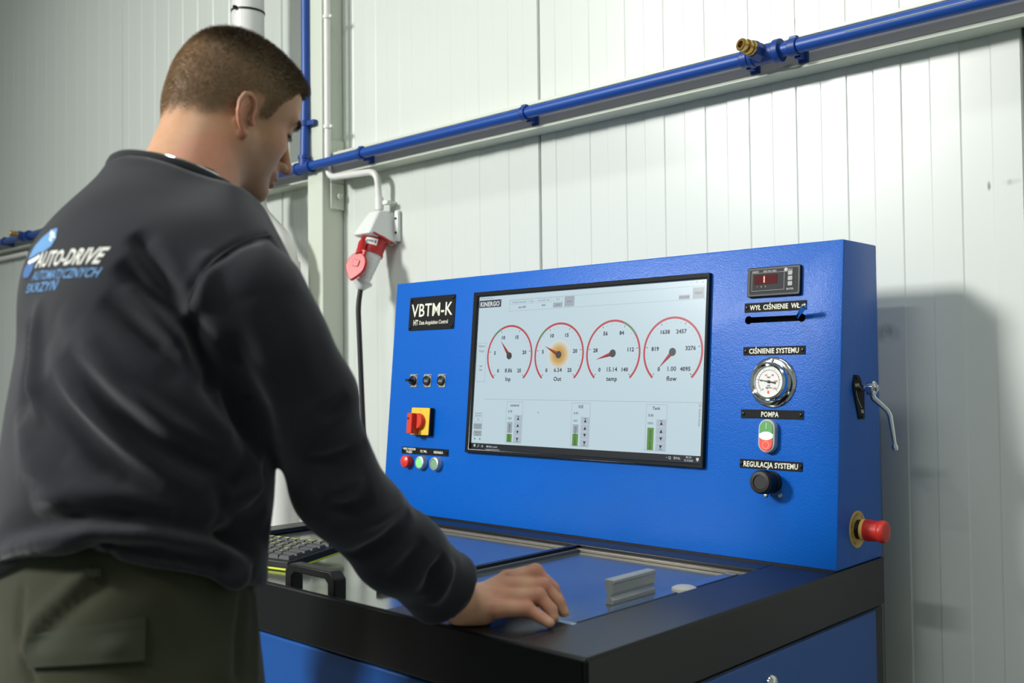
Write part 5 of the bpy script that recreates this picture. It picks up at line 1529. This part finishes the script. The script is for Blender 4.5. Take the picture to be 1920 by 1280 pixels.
def skin_material():
    m = mat('skin', (196, 152, 122), rough=0.50, sss=0.12, spec=0.4)
    nt = m.node_tree; b = nt.nodes['Principled BSDF']
    at = nt.nodes.new('ShaderNodeAttribute'); at.attribute_name = 'tone'
    tc = nt.nodes.new('ShaderNodeTexCoord')
    n = nt.nodes.new('ShaderNodeTexNoise'); n.inputs['Scale'].default_value = 55; n.inputs['Detail'].default_value = 7
    nt.links.new(tc.outputs['Object'], n.inputs['Vector'])
    mr = nt.nodes.new('ShaderNodeMapRange'); mr.inputs['To Min'].default_value = 0.84; mr.inputs['To Max'].default_value = 1.12
    nt.links.new(n.outputs['Fac'], mr.inputs['Value'])
    mu = nt.nodes.new('ShaderNodeMixRGB'); mu.blend_type = 'MULTIPLY'; mu.inputs[0].default_value = 1.0
    nt.links.new(at.outputs['Color'], mu.inputs[1]); nt.links.new(mr.outputs[0], mu.inputs[2])
    nt.links.new(mu.outputs[0], b.inputs['Base Color'])
    n2 = nt.nodes.new('ShaderNodeTexNoise'); n2.inputs['Scale'].default_value = 420; n2.inputs['Detail'].default_value = 3
    nt.links.new(tc.outputs['Object'], n2.inputs['Vector'])
    bp = nt.nodes.new('ShaderNodeBump'); bp.inputs['Strength'].default_value = 0.22; bp.inputs['Distance'].default_value = 0.0012
    nt.links.new(n2.outputs['Fac'], bp.inputs['Height']); nt.links.new(bp.outputs[0], b.inputs['Normal'])
    return m
M_SKIN = skin_material()

# --- skin tones: scalp, stubble, ears, knuckles (colours the man has)
def sstep(a, b, x):
    t = np.clip((x - a) / (b - a), 0, 1); return t * t * (3 - 2 * t)
def hair_mask(q):
    x, y, z = q[:, 0], np.abs(q[:, 1]), q[:, 2]
    # lower hairline height as a function of x (from nape to temple to forehead)
    zl = np.interp(x, [-0.12, -0.085, -0.055, -0.035, -0.020, -0.012, 0.008, 0.014, 0.030, 0.038, 0.050, 0.062, 0.085, 0.10], [-0.078, -0.070, -0.058, -0.040, -0.010, 0.010, 0.012, -0.016, -0.014, 0.022, 0.040, 0.056, 0.068, 0.075])
    zl = zl + 0.003 * np.sin(y * 260 + x * 90)
    front = np.interp(y, [0, 0.03, 0.05, 0.07], [0.0, 0.0, 0.002, 0.0])
    wdt = np.interp(x, [-0.12, -0.03, 0.0, 0.04], [0.046, 0.034, 0.016, 0.014])
    return sstep(0.0, 1.0, (z - zl - front + 0.006) / wdt)
skin = np.array(lin((194, 148, 114)))
def head_tone(q, n):
    x, y, z = q[:, 0], np.abs(q[:, 1]), q[:, 2]
    c = np.tile(skin, (len(q), 1))
    red = np.array(lin((204, 132, 108)))
    w = np.exp(-(((x - 0.07) / 0.03) ** 2 + ((y - 0.045) / 0.025) ** 2 + ((z + 0.03) / 0.022) ** 2)) * 0.5 + np.exp(-(((x - 0.118) / 0.014) ** 2 + (y / 0.014) ** 2 + ((z + 0.045) / 0.014) ** 2)) * 0.5 + sstep(0.078, 0.088, y) * 0.55
    w = np.clip(w, 0, 1)[:, None]; c = c * (1 - w) + red * w
    st = sstep(-0.036, -0.062, z - 0.10 * np.clip(x - 0.03, -0.05, 0.03)) * sstep(-0.020, 0.045, x) * sstep(-0.150, -0.118, z)
    st *= 1 - 0.8 * np.exp(-(((x - 0.10) / 0.012) ** 2 + (y / 0.022) ** 2 + ((z + 0.078) / 0.009) ** 2))
    stub = np.array(lin((124, 94, 74)))
    w = (0.48 * st)[:, None]; c = c * (1 - w) + stub * w
    lip = np.exp(-(((x - 0.104) / 0.008) ** 2 + (y / 0.020) ** 2 + ((z + 0.078) / 0.008) ** 2))[:, None] * 0.7
    c = c * (1 - lip) + np.array(lin((168, 96, 86))) * lip
    hm = hair_mask(q)
    topd = sstep(0.02, 0.09, z + 0.35 * x)
    scalp = np.array(lin((150, 124, 98)))[None, :] * (1 - 0.62 * topd[:, None])
    w = (hm * (0.62 + 0.3 * topd))[:, None]; c = c * (1 - w) + scalp * w
    brow = np.exp(-(((z - 0.019 + 0.10 * np.clip(y - 0.03, 0, 1)) / 0.0056) ** 2)) * sstep(0.010, 0.016, y) * sstep(0.056, 0.046, y) * (x > 0.06)
    c = c * (1 - 0.9 * brow[:, None]) + np.array(lin((70, 54, 42))) * 0.9 * brow[:, None]
    lash = np.exp(-(((z + 0.0080) / 0.0034) ** 2)) * sstep(0.019, 0.024, y) * sstep(0.050, 0.045, y) * (x > 0.07)
    c = c * (1 - 0.8 * lash[:, None]) + np.array(lin((50, 38, 32))) * 0.8 * lash[:, None]
    return c
def hand_tone(p, J):
    c = np.tile(np.array(lin((210, 162, 130))), (len(p), 1))
    red = np.array(lin((190, 118, 98))); w = np.zeros(len(p))
    for ch in J:
        for j, s, a in ((ch[0], 0.013, 0.45), (ch[1], 0.010, 0.6), (ch[2], 0.008, 0.35)):
            w += a * np.exp(-((np.linalg.norm(p - j, axis=1) - 0.008) / s) ** 2)
    w = np.clip(w, 0, 0.75)[:, None]
    c = c * (1 - w) + red * w
    rng = np.random.RandomState(3)
    for _ in range(9):                      # workshop grime
        k = rng.randint(len(p)); s = rng.uniform(0.004, 0.009)
        g = 0.35 * np.exp(-(np.linalg.norm(p - p[k], axis=1) / s) ** 2)[:, None]
        c = c * (1 - g) + np.array(lin((110, 84, 68))) * g
    return c
hw = from_head(hv)
tone = np.concatenate([head_tone(hv, hN), hand_tone(rv, HJ), hand_tone(lv_, LJ), np.tile(skin, (len(cv), 1))])
# dark scab by the index knuckle of the right hand
scab = np.array(HJ[1][0]) * 0.6 + np.array(HJ[0][0]) * 0.4
nh = len(hv)
dsc = np.linalg.norm(rv - (scab + np.array([-0.001, 0.001, 0.011])), axis=1)
w = (0.9 * np.exp(-(dsc / 0.0042) ** 2))[:, None]
tone[nh:nh + len(rv)] = tone[nh:nh + len(rv)] * (1 - w) + np.array(lin((60, 44, 42))) * w
allv = np.concatenate([hw, rv, lv_, cv])
o1, o2, o3 = len(hv), len(hv) + len(rv), len(hv) + len(rv) + len(lv_)
allq = np.concatenate([hq, rq + o1, lq + o2, cq + o3])
PB = (-1.17, 0.58, 0.0)
person = np_mesh('person', allv, allq, M_SKIN, loc=PB)
vcol(person, 'tone', tone)
tag(person, 'man in a charcoal sweatshirt and olive trousers leaning on the bench', 'person')

shirt = np_mesh('sweatshirt', sv, sq, M_SHIRT, person)
_bv = tri_bvh(sv, sq)
seam = [on_shirt(px, py, _bv) for px, py in [(352, 582), (355, 562), (362, 545), (372, 524), (385, 505), (402, 488), (420, 474), (442, 461), (465, 450), (486, 444), (505, 441), (524, 449), (540, 462), (553, 480)]]
seam = [p for p in seam if p is not None and (p - EYE).length < 1.4]
if len(seam) > 3: MB().tube(seam, 0.0013, 6).build('shoulder_seam', M_BLACK, shirt)

# --- collar, cuffs and hem as ribbed bands
def ring_tube(center, ex, ey, n=64, r=0.008, rz=None, wave=None):
    """flattened tube round an ellipse with semi-axis vectors ex, ey; rz = half-height along the normal"""
    center, ex, ey = Vector(center), Vector(ex), Vector(ey)
    nn = ex.cross(ey).normalized(); rz = rz or r
    vs_, fs = [], []; m = 10
    for i in range(n):
        a = 2 * math.pi * i / n
        c = center + ex * math.cos(a) + ey * math.sin(a)
        rad = (ex * math.cos(a) + ey * math.sin(a)).normalized()
        for k in range(m):
            b = 2 * math.pi * k / m
            rr = r * (1 + (0.08 * math.sin(b * 0 + i * 2.5) if wave else 0))
            vs_.append(c + rad * rr * math.cos(b) + nn * rz * math.sin(b))
    for i in range(n):
        for k in range(m):
            fs.append((i * m + k, ((i + 1) % n) * m + k, ((i + 1) % n) * m + (k + 1) % m, i * m + (k + 1) % m))
    return MB().add(vs_, fs)
CN = Vector((0.05, 0.31, 0.949)).normalized()
cx = Vector((BR[0], BR[1], 0)); cx = (cx - CN * cx.dot(CN)).normalized(); cy = CN.cross(cx)
ring_tube((-1.1755, 0.6390, 1.5020), cx * 0.0820, cy * 0.0830, r=0.0080, rz=0.0135, n=72).build('collar', M_RIB, shirt)
u_ = Vector(farm_u); a1 = u_.orthogonal().normalized(); a2 = u_.cross(a1)
ring_tube(Vector(WRR) - u_ * 0.072, a1 * 0.0385, a2 * 0.0385, r=0.0055, rz=0.026, n=48).build('cuff', M_RIB, shirt)
u_ = Vector(ul); a1 = u_.orthogonal().normalized(); a2 = u_.cross(a1)
ring_tube(Vector(WRL) - u_ * 0.072, a1 * 0.0385, a2 * 0.0385, r=0.0055, rz=0.026, n=48).build('cuff', M_RIB, shirt)

# --- trousers
PELV = dense([(0.70, -1.159, 0.560, 0.180, 0.135), (0.84, -1.159, 0.556, 0.188, 0.146), (0.93, -1.159, 0.555, 0.190, 0.148), (0.985, -1.159, 0.557, 0.186, 0.143), (1.02, -1.159, 0.558, 0.180, 0.138), (1.06, -1.158, 0.560, 0.168, 0.126), (1.10, -1.158, 0.560, 0.158, 0.116)])
def trouser_sdf(p):
    d = sect(p, PELV, 2.2)
    d = smax(d, 0.83 - p[:, 2], 0.05); d = smax(d, p[:, 2] - 1.095, 0.006)
    for h_, k_, a_ in ((HIPR, KNR, ANR), (HIPL, KNL, ANL)):
        d = smin(d, chain(p, [h_, (h_ + k_) / 2 + V(0, 0.006, 0), k_, a_ + V(0, 0, 0.02)], [0.103, 0.092, 0.082, 0.072], 0.03), 0.05)
    d = smax(d, 0.035 - p[:, 2], 0.006)
    # loose cloth
    d = d + 0.0025 * np.sin(p[:, 2] * 60 + 9 * p[:, 0]) * np.clip((0.80 - p[:, 2]) * 4, 0, 1)
    return d
tv, tq = surf_nets(trouser_sdf, (-1.46, 0.36, 0.0), (-0.90, 0.80, 1.12), 0.0065)
tv = relax(tv, tq, 2)
TBV = tri_bvh(tv, tq)
tn = normals_of(tv, tq); td = np.zeros(len(tv))
for pts, A, w in [([(40, 1110), (36, 1180), (46, 1240), (60, 1280)], -0.005, 0.006), ([(165, 1075), (120, 1120), (70, 1165), (45, 1220)], 0.007, 0.012), ([(190, 1090), (130, 1140), (80, 1190)], -0.006, 0.012),
                  ([(455, 1130), (448, 1190), (446, 1260)], -0.006, 0.008), ([(300, 1110), (360, 1160), (410, 1240)], 0.004, 0.02), ([(230, 1100), (300, 1150), (340, 1230)], -0.004, 0.018), ([(475, 1120), (480, 1180), (478, 1260)], 0.004, 0.01)]:
    P3 = [on_shirt(px, py, TBV) for px, py in pts]; P3 = np.array([np.array(p) for p in P3 if p is not None])
    if len(P3) < 2: continue
    best = np.full(len(tv), 1e9)
    for i in range(len(P3) - 1):
        a, b = P3[i], P3[i + 1]; ab = b - a; t = np.clip(((tv - a) @ ab) / max(1e-9, ab @ ab), 0, 1)
        best = np.minimum(best, np.linalg.norm(tv - a - t[:, None] * ab, axis=1))
    td += A * np.exp(-(best / w) ** 2)
tv = tv + tn * td[:, None]
trou = np_mesh('trousers', tv, tq, M_TROU, person)
TBV = tri_bvh(tv, tq)

def patch_on(bvh, quad, nu, nv, lift, thick, name, m, parent, shape=None):
    """cloth patch: quad of pixels tl, tr, br, bl draped on a surface, with thickness"""
    tl, tr, br, bl = [np.array(q, float) for q in quad]
    top, bot = [], []
    ok = True
    for j in range(nv + 1):
        for i in range(nu + 1):
            s, t = i / nu, j / nv
            q = (tl * (1 - s) + tr * s) * (1 - t) + (bl * (1 - s) + br * s) * t
            d = (pix(q[0], q[1], 1.0) - EYE).normalized()
            h = bvh.ray_cast(EYE, d)
            if h[0] is None: return None
            l = lift
            if shape: l += shape(s, t)
            top.append(h[0] + h[1] * (l + thick)); bot.append(h[0] - h[1] * 0.001)
    n = len(top); W = nu + 1
    fs = []
    for j in range(nv):
        for i in range(nu):
            a = j * W + i
            fs.append((a, a + 1, a + W + 1, a + W)); fs.append((n + a, n + a + W, n + a + W + 1, n + a + 1))
    edge = [i for i in range(W)] + [j * W + nu for j in range(1, nv + 1)] + [nv * W + i for i in range(nu - 1, -1, -1)] + [j * W for j in range(nv - 1, 0, -1)]
    for k in range(len(edge)):
        a, b = edge[k], edge[(k + 1) % len(edge)]
        fs.append((b, a, n + a, n + b))
    return MB().add(top + bot, fs).build(name, m, parent, angle=50)
patch_on(TBV, [(52, 1192), (272, 1156), (272, 1182), (53, 1214)], 14, 3, 0.0, 0.0030, 'pocket_welt', M_FLAP, trou)
patch_on(TBV, [(54, 1208), (271, 1178), (270, 1238), (62, 1250)], 14, 7, 0.001, 0.0055, 'pocket_flap', M_FLAP, trou, shape=lambda s, t: 0.0035 * math.exp(-((s - 0.75) / 0.13) ** 2 - ((t - 0.5) / 0.3) ** 2) + 0.0025 * math.exp(-((s - 0.22) / 0.13) ** 2 - ((t - 0.55) / 0.3) ** 2))
patch_on(TBV, [(163, 1066), (189, 1066), (189, 1079), (163, 1079)], 3, 2, 0.001, 0.004, 'belt_loop', M_FLAP, trou)
# boots
M_BOOT = mat('black_leather', (24, 23, 22), rough=0.5, bump=0.1, bscale=120)
for a_, s in ((ANR, 1), (ANL, -1)):
    def boot_sdf(p, a_=a_):
        d = cone(p, a_ + V(0, -0.012, -0.045), a_ + V(0.0, 0.0, 0.075), 0.050, 0.052)
        d = smin(d, chain(p, [a_ + V(0, -0.03, -0.045), a_ + V(0.012 * s, 0.09, -0.042), a_ + V(0.020 * s, 0.165, -0.050)], [0.046, 0.050, 0.038], 0.02), 0.03)
        return smax(d, 0.001 - p[:, 2], 0.004)
    bv, bq = surf_nets(boot_sdf, np.array(a_) - [0.11, 0.13, 0.10], np.array(a_) + [0.11, 0.25, 0.15], 0.007)
    np_mesh('boot', relax(bv, bq, 1), bq, M_BOOT, person)

# --- print on the back, laid on the cloth along the wearer's back
SB2 = tri_bvh(sv, sq)
snv = None
def back_point(r, z, lift=0.0007):
    o = Vector((-1.158, 0.57, 0)) + Vector(BR) * r - Vector(BF) * 0.6; o.z = z
    h = SB2.ray_cast(o, Vector(BF))
    if h[0] is None: return None
    return h[0] + h[1] * lift
def px_back(px, py):
    h = on_shirt(px, py, SB2)
    if h is None: return None
    q = h - Vector((-1.158, 0.57, 0))
    return q.dot(Vector(BR)), h.z
def back_mesh(geo, name, m, sub=0.010):
    """geo: (points (r, z), faces) in the plane of the back"""
    bm = bmesh.new()
    vs2 = [bm.verts.new((p[0], p[1], 0)) for p in geo[0]]
    for f in geo[1]:
        try: bm.faces.new([vs2[i] for i in f])
        except ValueError: pass
    bmesh.ops.triangulate(bm, faces=bm.faces[:])
    for _ in range(2):
        es = [e for e in bm.edges if e.calc_length() > sub]
        if es: bmesh.ops.subdivide_edges(bm, edges=es, cuts=1); bmesh.ops.triangulate(bm, faces=bm.faces[:])
    pts = []; good = True
    for i, v in enumerate(bm.verts):
        v.index = i
        p = back_point(v.co.x, v.co.y)
        pts.append(p)
    fs = [tuple(v.index for v in f.verts) for f in bm.faces if all(pts[v.index] is not None for v in f.verts)]
    bm.free()
    pts = [p if p is not None else Vector((-1.158, 0.57, 1.2)) for p in pts]
    return MB().add(pts, fs).build(name, m, shirt, angle=80)
M_PCREAM = mat('print_cream', (206, 206, 196), rough=0.7)
M_PBLUE = mat('print_blue', (84, 138, 188), rough=0.7)
M_PDBLUE = mat('print_deep_blue', (44, 92, 150), rough=0.7)
M_PWHITE = mat('print_white', (232, 236, 240), rough=0.7)
def line_text(s, pl, pr, hpx, m, name, bold=0.03, shear=0.3):
    a, b = px_back(*pl), px_back(*pr)
    if a is None or b is None: return
    g, f = text_geo(s, 1.0, bold, shear)
    xs = [p[0] for p in g]; x0, x1 = min(xs), max(xs)
    z_h = hpx / 1893.37 * 1.2
    pts = []
    for x, y in g:
        t = (x - x0) / (x1 - x0)
        pts.append((a[0] + (b[0] - a[0]) * t, a[1] + (b[1] - a[1]) * t + y / 0.70 * z_h))
    back_mesh((pts, f), name, m)
line_text('AUTO-DRIVE', (70, 487), (200, 478), 27, M_PCREAM, 'back_print_name')
line_text('AUTOMATYCZNYCH', (62, 517), (190, 510), 16, M_PBLUE, 'back_print_line', 0.012)
line_text('SKRZYŃ', (50, 541), (110, 534), 16, M_PBLUE, 'back_print_line', 0.012)
# swept emblem: blue wing with a white flash and a pale band
def px_poly(pts, name, m):
    q = [px_back(*p) for p in pts]
    if any(x is None for x in q): return
    back_mesh((q, [tuple(range(len(q)))]), name, m, sub=0.008)
px_poly([(100, 430), (109, 428), (105, 448), (96, 462), (86, 470), (74, 474), (62, 482), (54, 486), (66, 462), (80, 446), (92, 436)], 'back_emblem', M_PBLUE)
px_poly([(96, 431), (103, 436), (105, 446), (98, 455), (93, 449), (94, 440)], 'back_emblem_flash', M_PWHITE)
px_poly([(54, 490), (68, 482), (76, 476), (74, 484), (64, 492), (54, 496)], 'back_emblem_band', M_PWHITE)
px_poly([(50, 498), (66, 490), (62, 506), (54, 520), (46, 522), (44, 512)], 'back_emblem', M_PDBLUE)

# --- silver chain at the nape
nk = MB()
ccen = Vector((-1.1750, 0.6400, 1.5020)) + CN * 0.0165
for i in range(120):
    a = 2 * math.pi * i / 120
    d = cx * math.cos(a) * 0.0705 + cy * math.sin(a) * 0.0715
    p = ccen + d
    t = (cx * -math.sin(a) + cy * math.cos(a)).normalized()
    s = CN if i % 2 else d.normalized()
    nk.tube([p - t * 0.0019, p + t * 0.0019], 0.0016, 5)
nk.build('necklace', M_CHROME, person)

# --- hair: short strands rooted on the scalp
rng = np.random.RandomState(11)
tri = np.concatenate([hq[:, [0, 1, 2]], hq[:, [0, 2, 3]]])
ctr = hv[tri].mean(1)
hm = hair_mask(ctr)
isear = (np.abs(ctr[:, 1]) > 0.079)
area = np.linalg.norm(np.cross(hv[tri[:, 1]] - hv[tri[:, 0]], hv[tri[:, 2]] - hv[tri[:, 0]]), axis=1)
wt = area * hm * (~isear)
pick = rng.choice(len(tri), 90000, p=wt / wt.sum())
bary = rng.dirichlet((1, 1, 1), len(pick))
root = (hv[tri[pick]] * bary[:, :, None]).sum(1)
nrm = hN[tri[pick]].mean(1)
topw = sstep(0.035, 0.095, root[:, 2] + 0.12 * root[:, 0])
frontw = sstep(0.03, 0.085, root[:, 0]) * sstep(0.04, 0.08, root[:, 2])
length = (0.0050 + 0.0075 * topw + 0.0060 * frontw) * rng.uniform(0.65, 1.15, len(root)) * (0.35 + 0.65 * hair_mask(root))
flow = np.stack([0.75 + 0 * topw, 0.10 * np.sign(root[:, 1]) + 0 * topw, -0.55 + 0.55 * topw + 0.15 * frontw], 1)
back = sstep(0.0, -0.07, root[:, 0])[:, None]
flow = flow * (1 - back) + np.array([0.1, 0, -0.9]) * back
dirn = nrm * (0.75 + 0.25 * topw[:, None]) + flow * 0.65 + rng.normal(0, 0.25, root.shape)
dirn /= np.linalg.norm(dirn, axis=1, keepdims=True)
bend = flow - nrm * 0.3; bend /= np.linalg.norm(bend, axis=1, keepdims=True)
side = np.cross(dirn, rng.normal(0, 1, root.shape)); side /= np.linalg.norm(side, axis=1, keepdims=True)
wd = 0.00019 + 0.00013 * topw
p0 = root - nrm * 0.0005
p1 = p0 + dirn * (length * 0.55)[:, None]
d2 = dirn + bend * 0.45; d2 /= np.linalg.norm(d2, axis=1, keepdims=True)
p2 = p1 + d2 * (length * 0.45)[:, None]
vv = np.stack([p0 - side * wd[:, None], p0 + side * wd[:, None], p1 - side * wd[:, None] * 0.8, p1 + side * wd[:, None] * 0.8, p2 - side * 0.0001, p2 + side * 0.0001], 1)
n_ = len(root); base = np.arange(n_) * 6
qd = np.concatenate([np.stack([base, base + 1, base + 3, base + 2], 1), np.stack([base + 2, base + 3, base + 5, base + 4], 1)])
hair_c = np.array(lin((164, 142, 112)))[None] * (1 - 0.80 * topw[:, None]) * rng.uniform(0.75, 1.25, (n_, 1))
hair_c = np.repeat(hair_c[:, None, :], 6, 1).reshape(-1, 3)
mh = mat('short_brown_hair', (80, 64, 48), rough=0.7, spec=0.12)
_a = mh.node_tree.nodes.new('ShaderNodeAttribute'); _a.attribute_name = 'tint'
mh.node_tree.links.new(_a.outputs['Color'], mh.node_tree.nodes['Principled BSDF'].inputs['Base Color'])
hair = np_mesh('hair', from_head(vv.reshape(-1, 3)), qd, mh, person)
vcol(hair, 'tint', hair_c)
hair['kind'] = 'stuff'

# --- eyebrows and lashes
def small_hairs(name, roots, dirs, ln, width, rgb):
    n = len(roots)
    sd = np.cross(dirs, rng.normal(0, 1, roots.shape)); sd /= np.linalg.norm(sd, axis=1, keepdims=True)
    tip = roots + dirs * ln[:, None]
    v = np.stack([roots - sd * width, roots + sd * width, tip + sd * width * 0.3, tip - sd * width * 0.3], 1).reshape(-1, 3)
    o = np_mesh(name, from_head(v), np.arange(4 * n).reshape(n, 4), mat(name + '_hair', rgb, rough=0.7, spec=0.1), person)
    o['kind'] = 'stuff'
for sgn in (1, -1):
    yb = np.abs(ctr[:, 1])
    wb = np.exp(-(((ctr[:, 2] - 0.019 + 0.10 * np.clip(yb - 0.03, 0, 1)) / 0.0040) ** 2)) * (yb > 0.011) * (yb < 0.054) * (ctr[:, 0] > 0.06) * (ctr[:, 1] * sgn > 0) * area
    pk = rng.choice(len(tri), 380, p=wb / wb.sum())
    rt_ = ctr[pk] + rng.normal(0, 0.0006, (len(pk), 3)); nn = hN[tri[pk]].mean(1)
    dd = nn * 0.55 + np.array([0.0, 0.9 * sgn, 0.15]) + rng.normal(0, 0.2, nn.shape); dd /= np.linalg.norm(dd, axis=1, keepdims=True)
    small_hairs('eyebrow', rt_, dd, rng.uniform(0.004, 0.0075, len(pk)), 0.0002, (86, 66, 50))
    wl = np.exp(-(((ctr[:, 2] + 0.0075) / 0.0016) ** 2)) * (yb > 0.021) * (yb < 0.048) * (ctr[:, 0] > 0.075) * (ctr[:, 1] * sgn > 0) * area
    pk = rng.choice(len(tri), 110, p=wl / wl.sum())
    rt_ = ctr[pk]; nn = hN[tri[pk]].mean(1)
    dd = nn * 0.9 + np.array([0.4, 0.25 * sgn, -0.45]) + rng.normal(0, 0.12, nn.shape); dd /= np.linalg.norm(dd, axis=1, keepdims=True)
    small_hairs('eyelashes', rt_, dd, rng.uniform(0.005, 0.008, len(pk)), 0.0002, (34, 26, 22))
